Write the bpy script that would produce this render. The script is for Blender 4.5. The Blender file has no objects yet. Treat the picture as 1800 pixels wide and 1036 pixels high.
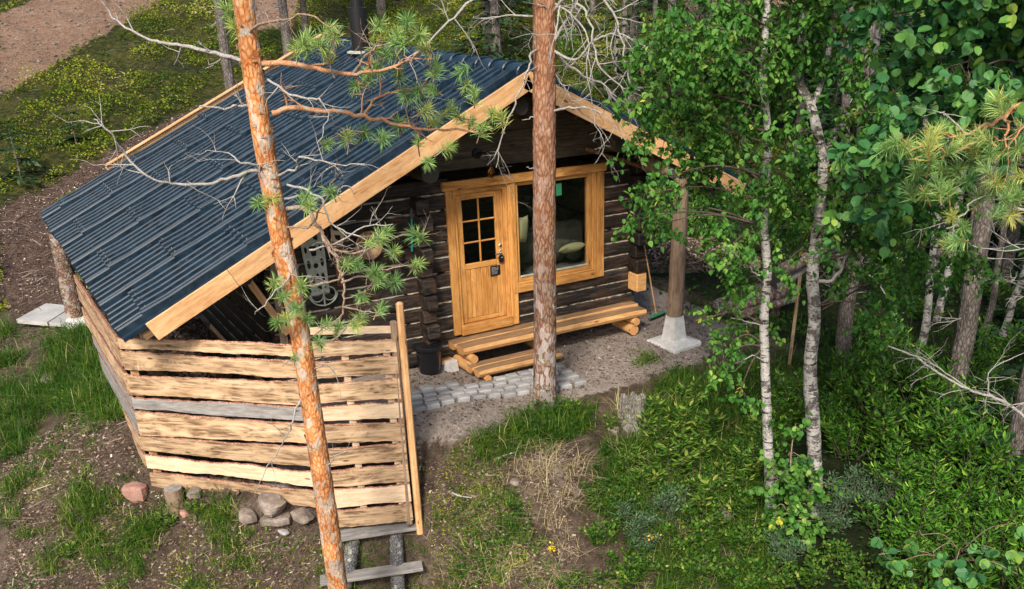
import bpy, math, random
import numpy as np
from mathutils import Matrix, Vector
R=math.radians
scene=bpy.context.scene
rng=np.random.default_rng(11)
COL=scene.collection
# ------------------------------------------------------------------ camera
CAM=np.array([-5.7591,-12.3008,4.8928]); YAW,PIT,ROL=0.592816,-0.450367,-0.001293
FPX,PPX,PPY=1667.38,1041.95,756.48
cy_,sy_=math.cos(YAW),math.sin(YAW)
FW=np.array([sy_*math.cos(PIT),cy_*math.cos(PIT),math.sin(PIT)])
r_=np.array([cy_,-sy_,0.]); u_=np.cross(r_,FW)
RT=math.cos(ROL)*r_+math.sin(ROL)*u_; UP=-math.sin(ROL)*r_+math.cos(ROL)*u_
cd=bpy.data.cameras.new('camera'); co=bpy.data.objects.new('camera',cd); COL.objects.link(co)
co.matrix_world=Matrix(((RT[0],UP[0],-FW[0],CAM[0]),(RT[1],UP[1],-FW[1],CAM[1]),(RT[2],UP[2],-FW[2],CAM[2]),(0,0,0,1)))
cd.sensor_width=36; cd.lens=FPX/1800*36
cd.shift_x=(900-PPX)/1800; cd.shift_y=(PPY-518)/1800
cd.clip_start=.1; cd.clip_end=2000
scene.camera=co
# ------------------------------------------------------------------ world, sun, exposure
SUN_EL,SUN_AZ=42,223      # azimuth clockwise from +Y: the sun stands behind the camera, a little to its left
w=bpy.data.worlds.new('World'); scene.world=w; w.use_nodes=True
nt=w.node_tree; bg=nt.nodes['Background']; sk=nt.nodes.new('ShaderNodeTexSky'); sk.sky_type='NISHITA'; sk.sun_disc=False
sk.sun_elevation=R(SUN_EL); sk.sun_rotation=R(SUN_AZ); sk.air_density=1.0; sk.dust_density=2.5
nt.links.new(sk.outputs[0],bg.inputs[0]); bg.inputs[1].default_value=.115
sl=bpy.data.lights.new('sun','SUN'); so=bpy.data.objects.new('sun',sl); COL.objects.link(so)
sl.energy=3.0; sl.angle=R(12); sl.color=(1,.93,.82)
a,e=R(SUN_AZ),R(SUN_EL); sd=Vector((math.sin(a)*math.cos(e),math.cos(a)*math.cos(e),math.sin(e)))
so.rotation_euler=sd.to_track_quat('Z','Y').to_euler(); so.location=(-8,-12,15)
scene.view_settings.view_transform='Standard'; scene.view_settings.look='None'
scene.view_settings.exposure=.85; scene.view_settings.gamma=1
scene.render.engine='CYCLES'
scene.cycles.max_bounces=6; scene.cycles.diffuse_bounces=3; scene.cycles.transparent_max_bounces=6

# ------------------------------------------------------------------ measuring helpers (rays used to take positions off the survey view)
def ray(px,py): return FW+RT*(px-PPX)/FPX-UP*(py-PPY)/FPX
HN=np.array([sy_,cy_,0.])
def VP(px,py,X,off=0.):
    "point on the upright plane through X square to the view heading"
    d=ray(px,py); t=((np.array([X[0],X[1],0])-CAM)@HN+off)/(d@HN); return CAM+d*t
def AZ(px,py,z): d=ray(px,py); return CAM+d*(z-CAM[2])/d[2]
def AY(px,py,y): d=ray(px,py); return CAM+d*(y-CAM[1])/d[1]

# ------------------------------------------------------------------ terrain
ANCH=np.array([(-1.24,-1.21,-.5),(1.2,-1.8,-.5),(.4,-1.96,-.55),(3.34,-1.15,-.5),(1.49,-2.54,-.7),(-1.02,-2.02,-.62),(-.28,-2.24,-.65),
(-1.45,-2.14,-1.15),(-1.70,-2.30,-1.95),(-.38,-3.25,-1.1),(-2.3,-2.7,-3.1),(-1.8,-2.6,-2.9),(-2.7,-2.3,-2.8),(-1.5,-2.9,-2.5),(-2.0,-2.35,-2.6),(-1.22,-3.8,-1.9),(-.07,-4.57,-1.9),(1.57,-4.44,-1.5),(2.33,-4.53,-1.45),
(2.89,-4.81,-1.5),(4,-5.51,-1.7),(4.38,-7.08,-2.2),(5.71,-2.59,-.9),(6.27,-4.34,-1.2),(5.46,-5.98,-1.5),(3.39,-2.68,-.9),(5.3,.57,-.5),
(-5.63,5.75,-.75),(-5.14,3.1,-.95),(-6.05,2.63,-1.4),(-6.44,.25,-2.2),(-4.65,-1.14,-2.0),(-3.54,-1.4,-1.5),(-2.84,-1.80,-2.0),(-1.75,-2.12,-2.15),(-1.72,-2.38,-2.6),(-1.6,-1.9,-1.3),(-2.2,-2.05,-2.35),(-2.5,-1.9,-2.25),(-4.88,5.95,-.5),(-4.45,-.3,-1.35),
(-4.5,4,-.5),(-4.5,2.7,-.55),(-4.52,1.0,-.62),(-3.8,2,-.5),(-3.4,.7,-.5),(-2.6,0,-.5),(-2.4,-.9,-.55),(-1.9,-1.3,-.55),(-3.5,.0,-.7),(-3,4,-.5),(0,3,-.5),(3,3,-.5),(3,0,-.5),(0,-.5,-.5),(1.5,-1,-.5),(4.6,-.3,-.5),
(4.2,5,-.5),(0,6,-.5),(-3,6.3,-.5),(-3.5,8,-.35),(-7,8,-.6),(-9,5,-1.2),(-10,0,-2.6),(-7,-3,-2.9),(-4,-4,-2.9),(-2,-6,-2.9),(1,-7.5,-2.7),(5,-9.5,-2.8),(8,-7,-2.0),(9,-3,-1.1),(8,1,-.6),(8,5,-.3),
(12,-6,-1.6),(14,-1,-.9),(14,5,-.2)],float)
def hill(x,y):
    s=np.maximum(0,y+.12*x-7.2); up=.26*s-.05*np.maximum(0,s-20)
    s2=np.maximum(0,-5-y-.0*x)
    lo=-.5*np.minimum(s2,4)*.3-.12*np.maximum(0,-x-4)*(y<6)
    return -.5+up+np.maximum(-2.6,lo)
far=[]
for X in (-60,-38,-24,-15,18,26,40,60,90):
    for Y in (-60,-35,-20,0,10,20,30,45,70,110): far.append((X,Y,hill(X,Y)))
for X in (-8,-2,4,10):
    for Y in (-60,-35,-20,12,16,22,30,45,70,110): far.append((X,Y,hill(X,Y)))
A3=np.vstack([ANCH,np.array(far,float)])
def phi(d): return np.sqrt(d*d+.15)
D=np.hypot(A3[:,None,0]-A3[None,:,0],A3[:,None,1]-A3[None,:,1])
n=len(A3); M_=np.zeros((n+3,n+3)); M_[:n,:n]=phi(D)-np.eye(n)*.05; M_[:n,n]=1; M_[:n,n+1:n+3]=A3[:,:2]; M_[n:,:n]=M_[:n,n:].T
WC=np.linalg.solve(M_,np.append(A3[:,2],[0,0,0]))
LAT=rng.random((256,256))
def vnoise(x,y):
    xi=np.floor(x).astype(int); yi=np.floor(y).astype(int); fx=x-xi; fy=y-yi
    fx=fx*fx*(3-2*fx); fy=fy*fy*(3-2*fy)
    g=lambda i,j: LAT[i%256,j%256]
    return (g(xi,yi)*(1-fx)+g(xi+1,yi)*fx)*(1-fy)+(g(xi,yi+1)*(1-fx)+g(xi+1,yi+1)*fx)*fy
def fbm(x,y,o=4):
    s=0;a=1;t=0
    for k in range(o): s=s+a*vnoise(x*2**k+17*k,y*2**k+31*k); t+=a; a*=.5
    return s/t-.5
def gz0(x,y):
    x=np.atleast_1d(np.asarray(x,float)); y=np.atleast_1d(np.asarray(y,float)); out=np.empty(len(x))
    for i in range(0,len(x),4000):
        X=x[i:i+4000];Y=y[i:i+4000]
        out[i:i+4000]=phi(np.hypot(X[:,None]-A3[None,:,0],Y[:,None]-A3[None,:,1]))@WC[:n]+WC[n]+WC[n+1]*X+WC[n+2]*Y
    return out
def yardmask(x,y): # 1 = swept yard (smooth)
    return np.clip(1-np.maximum(np.maximum(-1.2-x,x-4.6),np.maximum(-2.1-y,y-6))/1.0,0,1)
def gz(x,y):
    x=np.atleast_1d(np.asarray(x,float)); y=np.atleast_1d(np.asarray(y,float))
    ym=yardmask(x,y); return gz0(x,y)+.20*np.exp(-(((x+.12)/.55)**2+((y+3.05)/.42)**2))+(.24*fbm(x*.9,y*.9,3)+.10*fbm(x*2.2+9,y*2.2,2))*(1-.85*ym)
def gz1(x,y): return float(gz(x,y)[0])
def G(px,py,tmax=70):
    d=ray(px,py); t=np.arange(5,tmax,.15); P=CAM+d*t[:,None]
    h=P[:,2]-gz(P[:,0],P[:,1]); k=np.argmax(h<0)
    if h[k]>=0: k=len(t)-1
    a,b=t[k-1],t[k]
    for _ in range(12):
        m=(a+b)/2; p=CAM+d*m
        if p[2]>gz1(p[0],p[1]): a=m
        else: b=m
    return CAM+d*b
def inpoly(x,y,poly):
    c=np.zeros(len(x),bool); j=len(poly)-1
    for i in range(len(poly)):
        xi,yi=poly[i][:2]; xj,yj=poly[j][:2]
        k=((yi>y)!=(yj>y))&(x<(xj-xi)*(y-yi)/((yj-yi) or 1e-9)+xi); c^=k; j=i
    return c
def GP(pts,k=5):
    out=[]
    for a,b in zip(pts,pts[1:]+pts[:1]):
        for i in range(k): out.append(tuple(G(a[0]+(b[0]-a[0])*i/k,a[1]+(b[1]-a[1])*i/k)[:2]))
    return out

# ------------------------------------------------------------------ mesh builder
class MB:
    def __init__(s): s.V=[];s.L=[];s.S=[];s.T=[];s.I=[];s.n=0
    def add(s,v,f,tint=None,mi=0):
        v=np.asarray(v,float).reshape(-1,3); f=np.asarray(f,int)
        s.V.append(v); s.L.append((f+s.n).ravel()); s.S.append(np.full(len(f),f.shape[1])); s.n+=len(v)
        t=np.full(len(f),.5) if tint is None else np.broadcast_to(tint,(len(f),)); s.T.append(t); s.I.append(np.full(len(f),mi)); return s
    def loft(s,rings,tint=None,mi=0,caps=True,capmi=None):
        rings=np.asarray(rings,float); m,k=rings.shape[:2]
        q=np.array([(i*k+j,i*k+(j+1)%k,(i+1)*k+(j+1)%k,(i+1)*k+j) for i in range(m-1) for j in range(k)])
        s.add(rings.reshape(-1,3),q,tint,mi)
        if caps:
            cm=mi if capmi is None else capmi
            s.add(rings[0],[list(range(k))[::-1]],tint,cm); s.add(rings[-1],[list(range(k))],tint,cm)
        return s
    def tube(s,pts,rad,n=6,tint=None,mi=0,caps=True,rough=0,capmi=None):
        pts=np.asarray(pts,float); m=len(pts); rad=np.broadcast_to(rad,(m,))
        t=np.gradient(pts,axis=0); t/=np.linalg.norm(t,axis=1)[:,None]+1e-9
        ref=np.array([0,0,1.]) if abs(t[0,2])<.9 else np.array([1.,0,0])
        a=np.cross(t[0],ref); a/=np.linalg.norm(a); ang=np.arange(n)*2*math.pi/n; rings=[]
        for i in range(m):
            a=a-t[i]*(a@t[i]); a/=np.linalg.norm(a)+1e-9; b=np.cross(t[i],a)
            rr=rad[i]*(1+(rough*(rng.random(n)-.5) if rough else np.zeros(n)))
            rings.append(pts[i]+(np.cos(ang)*rr)[:,None]*a+(np.sin(ang)*rr)[:,None]*b)
        return s.loft(rings,tint,mi,caps,capmi)
    def box(s,x0,x1,y0,y1,z0,z1,c=.0,mi=0,tint=None):
        c=min(c,(x1-x0)/3,(y1-y0)/3,(z1-z0)/3)
        if c<=0:
            v=[(x,y,z) for x in (x0,x1) for y in (y0,y1) for z in (z0,z1)]
            return s.add(v,[(0,1,3,2),(4,6,7,5),(0,4,5,1),(2,3,7,6),(0,2,6,4),(1,5,7,3)],tint,mi)
        def ring(x,d): return [(x,y0+c+d,z0+d),(x,y1-c-d,z0+d),(x,y1-d,z0+c+d),(x,y1-d,z1-c-d),(x,y1-c-d,z1-d),(x,y0+c+d,z1-d),(x,y0+d,z1-c-d),(x,y0+d,z0+c+d)]
        return s.loft([ring(x0,c*.9),ring(x0+c,0),ring(x1-c,0),ring(x1,c*.9)],tint,mi)
    def rev(s,prof,n=20,c=(0,0,0),mi=0,tint=None,caps=True):
        a=np.arange(n)*2*math.pi/n
        return s.loft([[(c[0]+r*math.cos(t),c[1]+r*math.sin(t),c[2]+z) for t in a] for r,z in prof],tint,mi,caps)
    def mesh(s,name,mats,smooth=False):
        me=bpy.data.meshes.new(name); V=np.concatenate(s.V); L=np.concatenate(s.L); S=np.concatenate(s.S)
        me.vertices.add(len(V)); me.vertices.foreach_set('co',V.ravel()); me.loops.add(len(L)); me.loops.foreach_set('vertex_index',L)
        me.polygons.add(len(S)); me.polygons.foreach_set('loop_start',np.concatenate([[0],np.cumsum(S)[:-1]]))
        for m in (mats if isinstance(mats,(list,tuple)) else [mats]): me.materials.append(m)
        me.polygons.foreach_set('material_index',np.concatenate(s.I)); me.polygons.foreach_set('use_smooth',np.full(len(S),smooth))
        at=me.attributes.new('tint','FLOAT','FACE'); at.data.foreach_set('value',np.concatenate(s.T))
        me.update(calc_edges=True); me.validate(); return me
WM={}
def link(o,parent=None,M=None):
    COL.objects.link(o); M=M or Matrix.Identity(4); WM[o.name]=M
    if parent: o.parent=parent; o.matrix_parent_inverse=WM[parent.name].inverted()
    o.matrix_basis=M; return o
def obj(name,mb,mats,parent=None,M=None,smooth=False,**kw):
    o=bpy.data.objects.new(name,mb.mesh(name,mats,smooth)); link(o,parent,M)
    for k,v in kw.items(): o[k]=v
    return o
def tag(o,label,cat,group=None):
    o['label']=label; o['category']=cat
    if group: o['group']=group
    return o
def thing(name,label,cat,loc=(0,0,0),group=None):
    o=bpy.data.objects.new(name,None); o.empty_display_size=.2; link(o,None,Matrix.Translation(loc)); return tag(o,label,cat,group)
def dup(o,M,label=None):
    def rec(s,p):
        c=s.copy(); COL.objects.link(c)
        if p: c.parent=p; c.matrix_parent_inverse=s.matrix_parent_inverse.copy(); c.matrix_basis=s.matrix_basis.copy()
        for ch in s.children: rec(ch,c)
        return c
    c=rec(o,None); c.matrix_basis=M
    if label: c['label']=label
    return c
def frame(p0,p1,up=(0,0,1)):
    p0=Vector(p0);p1=Vector(p1); x=(p1-p0).normalized(); u=Vector(up); y=u.cross(x).normalized(); z=x.cross(y)
    return Matrix(((x[0],y[0],z[0],p0[0]),(x[1],y[1],z[1],p0[1]),(x[2],y[2],z[2],p0[2]),(0,0,0,1))),(p1-p0).length
def plank(name,p0,p1,wd,th,mat,parent=None,up=(0,0,1),c=.006,seg=1,wob=0,**kw):
    "board from p0 to p1: wd along up, th across; its own X axis runs with the grain"
    M,L=frame(p0,p1,up); b=MB()
    if seg==1: b.box(0,L,-th/2,th/2,-wd/2,wd/2,c)
    else:
        rings=[]; ph=rng.random(4)*50
        for i in range(seg+1):
            x=L*i/seg; a=wd/2*(1+wob*2*fbm(np.array([x*1.7+ph[0]]),np.array([ph[1]]))[0]); d=wd/2*(1+wob*2*fbm(np.array([x*1.7+ph[2]]),np.array([ph[3]]))[0])
            rings.append([(x,-th/2+c,-d),(x,th/2-c,-d),(x,th/2,-d+c),(x,th/2,a-c),(x,th/2-c,a),(x,-th/2+c,a),(x,-th/2,a-c),(x,-th/2,-d+c)])
        b.loft(rings)
    return obj(name,b,mat,parent,M,**kw)
def log(name,p0,p1,r0,r1,mats,parent=None,n=14,seg=8,rough=.04,crook=0,flat=None,**kw):
    M,L=frame(p0,p1,(0,0,1) if abs((Vector(p1)-Vector(p0)).normalized().z)<.95 else (0,1,0)); b=MB(); ph=rng.random(2)*40
    ang=np.arange(n)*2*math.pi/n; base=1+rough*(rng.random(n)-.5); rings=[]
    for i in range(seg+1):
        t=i/seg; x=L*t; r=r0+(r1-r0)*t; rr=r*base*(1+rough*.5*(rng.random(n)-.5))
        yy=np.cos(ang)*rr+crook*fbm(np.array([x*.8+ph[0]]),np.array([ph[1]]))[0]; zz=np.sin(ang)*rr+crook*fbm(np.array([x*.8+ph[1]]),np.array([ph[0]+5]))[0]
        if flat is not None: zz=np.minimum(zz,flat)
        rings.append(np.stack([np.full(n,x),yy,zz],1))
    mats=mats if isinstance(mats,list) else [mats]
    b.loft(rings,capmi=1 if len(mats)>1 else 0)
    return obj(name,b,mats,parent,M,smooth=False if flat is not None else True,**kw)

# ------------------------------------------------------------------ materials
class NB:
    def __init__(s,name):
        s.m=bpy.data.materials.new(name); s.m.use_nodes=True; s.t=s.m.node_tree; s.t.nodes.clear()
        s.out=s.n('OutputMaterial'); s.tc=s.n('TexCoord')
    def n(s,ty,**kw):
        nd=s.t.nodes.new('ShaderNode'+ty)
        for k,v in kw.items():
            if k in nd.inputs and not hasattr(nd,k): nd.inputs[k].default_value=v
            else:
                try: setattr(nd,k,v)
                except Exception: nd.inputs[k].default_value=v
        return nd
    def l(s,a,b): s.t.links.new(a,b)
    def map(s,scale,src='Object',rot=(0,0,0)):
        m=s.n('Mapping'); m.inputs['Scale'].default_value=scale; m.inputs['Rotation'].default_value=rot; s.l(s.tc.outputs[src],m.inputs[0]); return m.outputs[0]
    def noise(s,vec,sc,det=4,rough=.55,dist=0):
        q=s.n('TexNoise'); q.inputs['Scale'].default_value=sc; q.inputs['Detail'].default_value=det; q.inputs['Roughness'].default_value=rough; q.inputs['Distortion'].default_value=dist
        if vec is not None: s.l(vec,q.inputs['Vector'])
        return q.outputs['Fac']
    def vor(s,vec,sc,feat='F1',out='Distance',rnd=1):
        q=s.n('TexVoronoi'); q.feature=feat; q.inputs['Scale'].default_value=sc; q.inputs['Randomness'].default_value=rnd
        if vec is not None: s.l(vec,q.inputs['Vector'])
        return q.outputs[out]
    def ramp(s,fac,stops,interp='LINEAR'):
        q=s.n('ValToRGB'); cr=q.color_ramp; cr.interpolation=interp
        while len(cr.elements)<len(stops): cr.elements.new(.5)
        for e,(p,c) in zip(cr.elements,stops): e.position=p; e.color=(*c,1) if len(c)==3 else c
        s.l(fac,q.inputs[0]); return q.outputs[0]
    def mix(s,f,a,b,mode='MIX'):
        q=s.n('Mix'); q.data_type='RGBA'; q.blend_type=mode
        if hasattr(f,'links'): s.l(f,q.inputs[0])
        else: q.inputs[0].default_value=f
        for v,i in ((a,6),(b,7)):
            if hasattr(v,'links'): s.l(v,q.inputs[i])
            else: q.inputs[i].default_value=(*v,1)
        return q.outputs[2]
    def math(s,op,a,b=0.,clamp=False):
        q=s.n('Math'); q.operation=op; q.use_clamp=clamp
        for v,i in ((a,0),(b,1)):
            if hasattr(v,'links'): s.l(v,q.inputs[i])
            else: q.inputs[i].default_value=v
        return q.outputs[0]
    def bump(s,h,st,dist=.01,nrm=None):
        q=s.n('Bump'); q.inputs['Strength'].default_value=st; q.inputs['Distance'].default_value=dist; s.l(h,q.inputs['Height'])
        if nrm is not None: s.l(nrm,q.inputs['Normal'])
        return q.outputs[0]
    def hsv(s,col,h=.5,sa=1,v=1):
        q=s.n('HueSaturation')
        for x,k in ((h,'Hue'),(sa,'Saturation'),(v,'Value')):
            if hasattr(x,'links'): s.l(x,q.inputs[k])
            else: q.inputs[k].default_value=x
        s.l(col,q.inputs['Color']); return q.outputs[0]
    def rand(s): return s.n('ObjectInfo').outputs['Random']
    def attr(s,nm,out='Fac'):
        q=s.n('Attribute'); q.attribute_name=nm; return q.outputs[out]
    def fin(s,col,rough=.7,bump=None,metal=0,spec=.4):
        p=s.n('BsdfPrincipled'); 
        if hasattr(col,'links'): s.l(col,p.inputs['Base Color'])
        else: p.inputs['Base Color'].default_value=(*col,1)
        if hasattr(rough,'links'): s.l(rough,p.inputs['Roughness'])
        else: p.inputs['Roughness'].default_value=rough
        p.inputs['Metallic'].default_value=metal; p.inputs['Specular IOR Level'].default_value=spec
        if bump is not None: s.l(bump,p.inputs['Normal'])
        s.l(p.outputs[0],s.out.inputs[0]); return s.m
def wood(name,c0,c1,c2,rough=.6,knot=True,dirt=0,dirtc=(.05,.04,.03),var=.25,bstr=.4,sc=1.):
    b=NB(name); r=b.rand()
    v=b.map((1.1*sc,11*sc,11*sc)); ad=b.n('VectorMath'); ad.operation='ADD'; b.l(v,ad.inputs[0])
    cb=b.n('CombineXYZ'); b.l(b.math('MULTIPLY',r,37.),cb.inputs[0]); b.l(b.math('MULTIPLY',r,91.),cb.inputs[2]); b.l(cb.outputs[0],ad.inputs[1]); v=ad.outputs[0]
    g=b.noise(v,1.6,6,.6,.6); g2=b.noise(v,7,4,.6,.3)
    h=b.math('ADD',b.math('MULTIPLY',g,.65),b.math('MULTIPLY',g2,.35))
    col=b.ramp(h,[(.33,c0),(.5,c1),(.66,c2)])
    if knot:
        kv=b.map((2.2,7,7)); ad2=b.n('VectorMath'); ad2.operation='ADD'; b.l(kv,ad2.inputs[0]); b.l(cb.outputs[0],ad2.inputs[1])
        k=b.vor(ad2.outputs[0],1.1); km=b.ramp(k,[(.06,(1,1,1)),(.13,(0,0,0))]); col=b.mix(km,col,tuple(x*.32 for x in c0))
    if dirt:
        dv=b.n('VectorMath'); dv.operation='ADD'; b.l(b.map((1.5,3.2,3.2)),dv.inputs[0]); b.l(cb.outputs[0],dv.inputs[1]); dn=b.noise(dv.outputs[0],1.5,8,.72,.9); dm=b.ramp(dn,[(.5-dirt*.12,(0,0,0)),(.68-dirt*.1,(1,1,1))]); fi=b.ramp(b.noise(v,5,3),[(.4,(.15,.15,.15)),(.6,(1,1,1))])
        col=b.mix(b.math('MULTIPLY',b.math('MULTIPLY',dm,fi),min(1,.5+dirt*.4)),col,dirtc)
    col=b.hsv(col,.5,1,b.math('ADD',b.math('MULTIPLY',r,var),1-var/2))
    return b.fin(col,rough,b.bump(h,bstr,.006),spec=.3)
M={}
M['pine_new']=wood('fresh_pine',(.46,.23,.095),(.64,.37,.17),(.74,.47,.25),.5,dirt=.4,dirtc=(.30,.12,.035))
M['pine_oiled']=wood('oiled_pine',(.36,.145,.035),(.57,.27,.075),(.70,.38,.13),.4,dirt=.6,dirtc=(.27,.10,.028),var=.25)
M['bench_side']=wood('bench_log',(.46,.22,.075),(.62,.34,.13),(.72,.44,.20),.55,dirt=.5,dirtc=(.28,.13,.05))
M['bench_top']=wood('bench_top_worn',(.20,.115,.055),(.29,.17,.085),(.38,.24,.13),.65,dirt=.8,dirtc=(.12,.08,.05))
M['slab']=wood('slab_board',(.36,.225,.12),(.53,.355,.205),(.66,.485,.31),.8,dirt=1.1,dirtc=(.12,.065,.032),var=.35,bstr=.9,sc=.7)
M['slab_pale']=wood('pale_board',(.50,.34,.21),(.63,.46,.30),(.72,.56,.40),.75,dirt=.5,dirtc=(.3,.2,.1),var=.2)
M['grey_wood']=wood('weathered_grey_board',(.16,.145,.13),(.27,.25,.23),(.38,.36,.34),.85,dirt=.6,dirtc=(.10,.09,.08),bstr=.8)
M['dark_log']=wood('tarred_log',(.008,.0065,.006),(.011,.009,.0075),(.07,.058,.048),.6,knot=True,dirt=.3,dirtc=(.11,.05,.025),var=.8,bstr=1.,sc=.9)
M['gable']=wood('tarred_gable_board',(.040,.030,.020),(.085,.065,.043),(.15,.118,.08),.7,knot=True,dirt=.6,dirtc=(.016,.012,.009),var=.4,bstr=.6)
M['post']=wood('weathered_post',(.19,.13,.085),(.28,.20,.135),(.36,.27,.19),.85,dirt=.7,dirtc=(.12,.05,.025),bstr=.9)
M['under']=wood('roof_board',(.10,.06,.03),(.15,.09,.045),(.2,.13,.07),.8)
def endgrain(name,c0,c1):
    b=NB(name); v=b.map((0,1,1)); q=b.n('TexWave'); q.wave_type='RINGS'; q.rings_direction='X'; q.inputs['Scale'].default_value=22; q.inputs['Distortion'].default_value=1.5; b.l(v,q.inputs[0])
    return b.fin(b.mix(q.outputs['Fac'],c0,c1),.8)
M['end_fresh']=endgrain('fresh_end_grain',(.42,.19,.06),(.62,.33,.13))
M['end_dark']=endgrain('dark_end_grain',(.035,.03,.024),(.07,.06,.05))
def bark(name,stops,flake=None,sc=1.,rough=.9,bs=1.,lich=0,orange_top=False,stretch=.35):
    b=NB(name); v=b.map((sc,sc,sc*stretch)); nz=b.noise(v,9,5,.65,.5); vo=b.vor(v,26,'DISTANCE_TO_EDGE'); n2=b.noise(v,34,4,.7)
    h=b.math('ADD',b.math('MULTIPLY',nz,.5),b.math('ADD',b.math('MULTIPLY',n2,.35),b.math('MULTIPLY',b.math('MINIMUM',vo,.25),.9)))
    col=b.ramp(h,stops)
    if flake:
        fl=b.vor(b.map((sc,sc,sc*.5)),17,'F1','Color'); sep=b.n('SeparateColor'); b.l(fl,sep.inputs[0])
        ed=b.ramp(b.math('ADD',sep.outputs[0],b.math('MULTIPLY',b.noise(v,14,3),.5)),[(.93,(0,0,0)),(1.0,(1,1,1))]); col=b.mix(ed,col,flake)
        vb=b.vor(b.map((sc,sc,sc*.45)),8,'F1','Color'); s2=b.n('SeparateColor'); b.l(vb,s2.inputs[0]); col=b.hsv(col,.5,1,b.math('ADD',b.math('MULTIPLY',s2.outputs[1],.5),.72))
    if lich:
        lm=b.ramp(b.noise(b.map((1,1,1)),11,6,.75),[(.6-lich*.1,(0,0,0)),(.64-lich*.08,(1,1,1))]); col=b.mix(lm,col,(.32,.33,.26))
    if orange_top:
        sp=b.n('SeparateXYZ'); b.l(b.tc.outputs['Object'],sp.inputs[0])
        f=b.ramp(b.math('ADD',b.math('MULTIPLY',sp.outputs[2],.12),b.math('MULTIPLY',b.noise(v,4,3),.35)),[(.2,(0,0,0)),(.62,(1,1,1))]); col2=b.ramp(h,[(.3,(.13,.035,.015)),(.5,(.25,.11,.055)),(.68,(.37,.20,.115)),(.8,(.33,.26,.21))]); col=b.mix(f,col,col2)
    return b.fin(col,rough,b.bump(h,bs,.02),spec=.2)
M['bark_orange']=bark('orange_pine_bark',[(.3,(.16,.045,.015)),(.45,(.42,.145,.045)),(.62,(.56,.26,.10)),(.78,(.52,.36,.23))],flake=(.44,.33,.25),lich=.15,stretch=.5,bs=.9)
M['bark_pine']=bark('red_brown_pine_bark',[(.3,(.04,.02,.013)),(.48,(.14,.078,.052)),(.62,(.23,.155,.115)),(.8,(.31,.26,.22))],flake=(.30,.25,.23),sc=.95,orange_top=True,lich=.25,bs=1.2)
M['bark_grey']=bark('grey_conifer_bark',[(.3,(.03,.024,.02)),(.5,(.10,.082,.07)),(.66,(.18,.155,.14)),(.8,(.27,.25,.235))],bs=1.2)
def birchbark(name,dark):
    b=NB(name); v=b.map((1,1,4.5)); n1=b.noise(v,5,5,.7,.4); n2=b.noise(b.map((1,1,1.2)),6.5,6,.8); n3=b.noise(v,30,3)
    base=b.ramp(n3,[(.3,(.26,.235,.21)),(.6,(.50,.475,.44))]); m1=b.ramp(n1,[(.54,(0,0,0)),(.58,(1,1,1))]); m2=b.ramp(n2,[(.59-dark,(0,0,0)),(.66-dark,(1,1,1))])
    c=b.mix(m1,base,(.045,.035,.03)); c=b.mix(m2,c,(.10,.085,.075)); lm=b.ramp(b.noise(b.map((1,1,1)),16,5,.8),[(.58,(0,0,0)),(.62,(1,1,1))]); c=b.mix(b.math('MULTIPLY',lm,.8),c,(.36,.37,.30))
    return b.fin(c,.8,b.bump(b.math('SUBTRACT',n3,m2),.8,.012),spec=.25)
M['birch']=birchbark('white_birch_bark',.04); M['birch_rough']=birchbark('rough_birch_bark',.09)
M['twig_dead']=bark('dead_grey_twig',[(.3,(.13,.115,.10)),(.5,(.30,.27,.245)),(.75,(.50,.48,.45))],sc=3,lich=.5,bs=.5)
M['old_log']=bark('old_charred_log',[(.3,(.02,.018,.018)),(.5,(.085,.08,.08)),(.7,(.22,.21,.205))],sc=1.5,lich=.3,stretch=.4)
M['stump']=bark('old_stump_wood',[(.3,(.03,.025,.02)),(.5,(.13,.115,.095)),(.7,(.28,.26,.22))],sc=2,lich=.3,stretch=.15)
M['twig_brown']=bark('brown_twig',[(.3,(.10,.055,.03)),(.5,(.24,.15,.095)),(.75,(.40,.33,.27))],sc=3,lich=.4,bs=.5)
M['twig_orange']=bark('orange_twig',[(.3,(.24,.08,.03)),(.5,(.46,.21,.09)),(.75,(.5,.36,.25))],sc=3,lich=.25,bs=.5)
M['twig_dark']=bark('dark_twig',[(.3,(.03,.02,.015)),(.5,(.075,.05,.04)),(.75,(.16,.13,.11))],sc=3,bs=.5)
def leaf(name,stops,trans=.25,rough=.5,spec=.18):
    b=NB(name); t=b.attr('tint'); c=b.ramp(t,stops)
    p=b.n('BsdfPrincipled'); b.l(c,p.inputs['Base Color']); p.inputs['Roughness'].default_value=rough; p.inputs['Specular IOR Level'].default_value=spec
    tr=b.n('BsdfTranslucent'); b.l(b.hsv(c,.49,1.15,1.25),tr.inputs[0]); mx=b.n('MixShader'); mx.inputs[0].default_value=trans
    b.l(p.outputs[0],mx.inputs[1]); b.l(tr.outputs[0],mx.inputs[2]); b.l(mx.outputs[0],b.out.inputs[0]); return b.m
M['leaf_birch']=leaf('birch_leaf',[(0,(.02,.07,.018)),(.35,(.05,.16,.025)),(.7,(.12,.26,.04)),(.9,(.28,.40,.09)),(1,(.6,.52,.06))])
M['leaf_aspen']=leaf('aspen_leaf',[(0,(.02,.08,.03)),(.4,(.05,.17,.05)),(.7,(.12,.27,.05)),(.92,(.27,.38,.06)),(1,(.5,.46,.06))],.25,.5,.3)
M['leaf_willow']=leaf('willow_leaf',[(0,(.012,.045,.006)),(.4,(.04,.13,.010)),(.8,(.13,.28,.022)),(1,(.32,.46,.06))],.2,.5,.2)
M['leaf_grey']=leaf('grey_willow_leaf',[(0,(.03,.07,.03)),(.5,(.07,.135,.06)),(1,(.15,.23,.12))],.2,.6)
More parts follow.
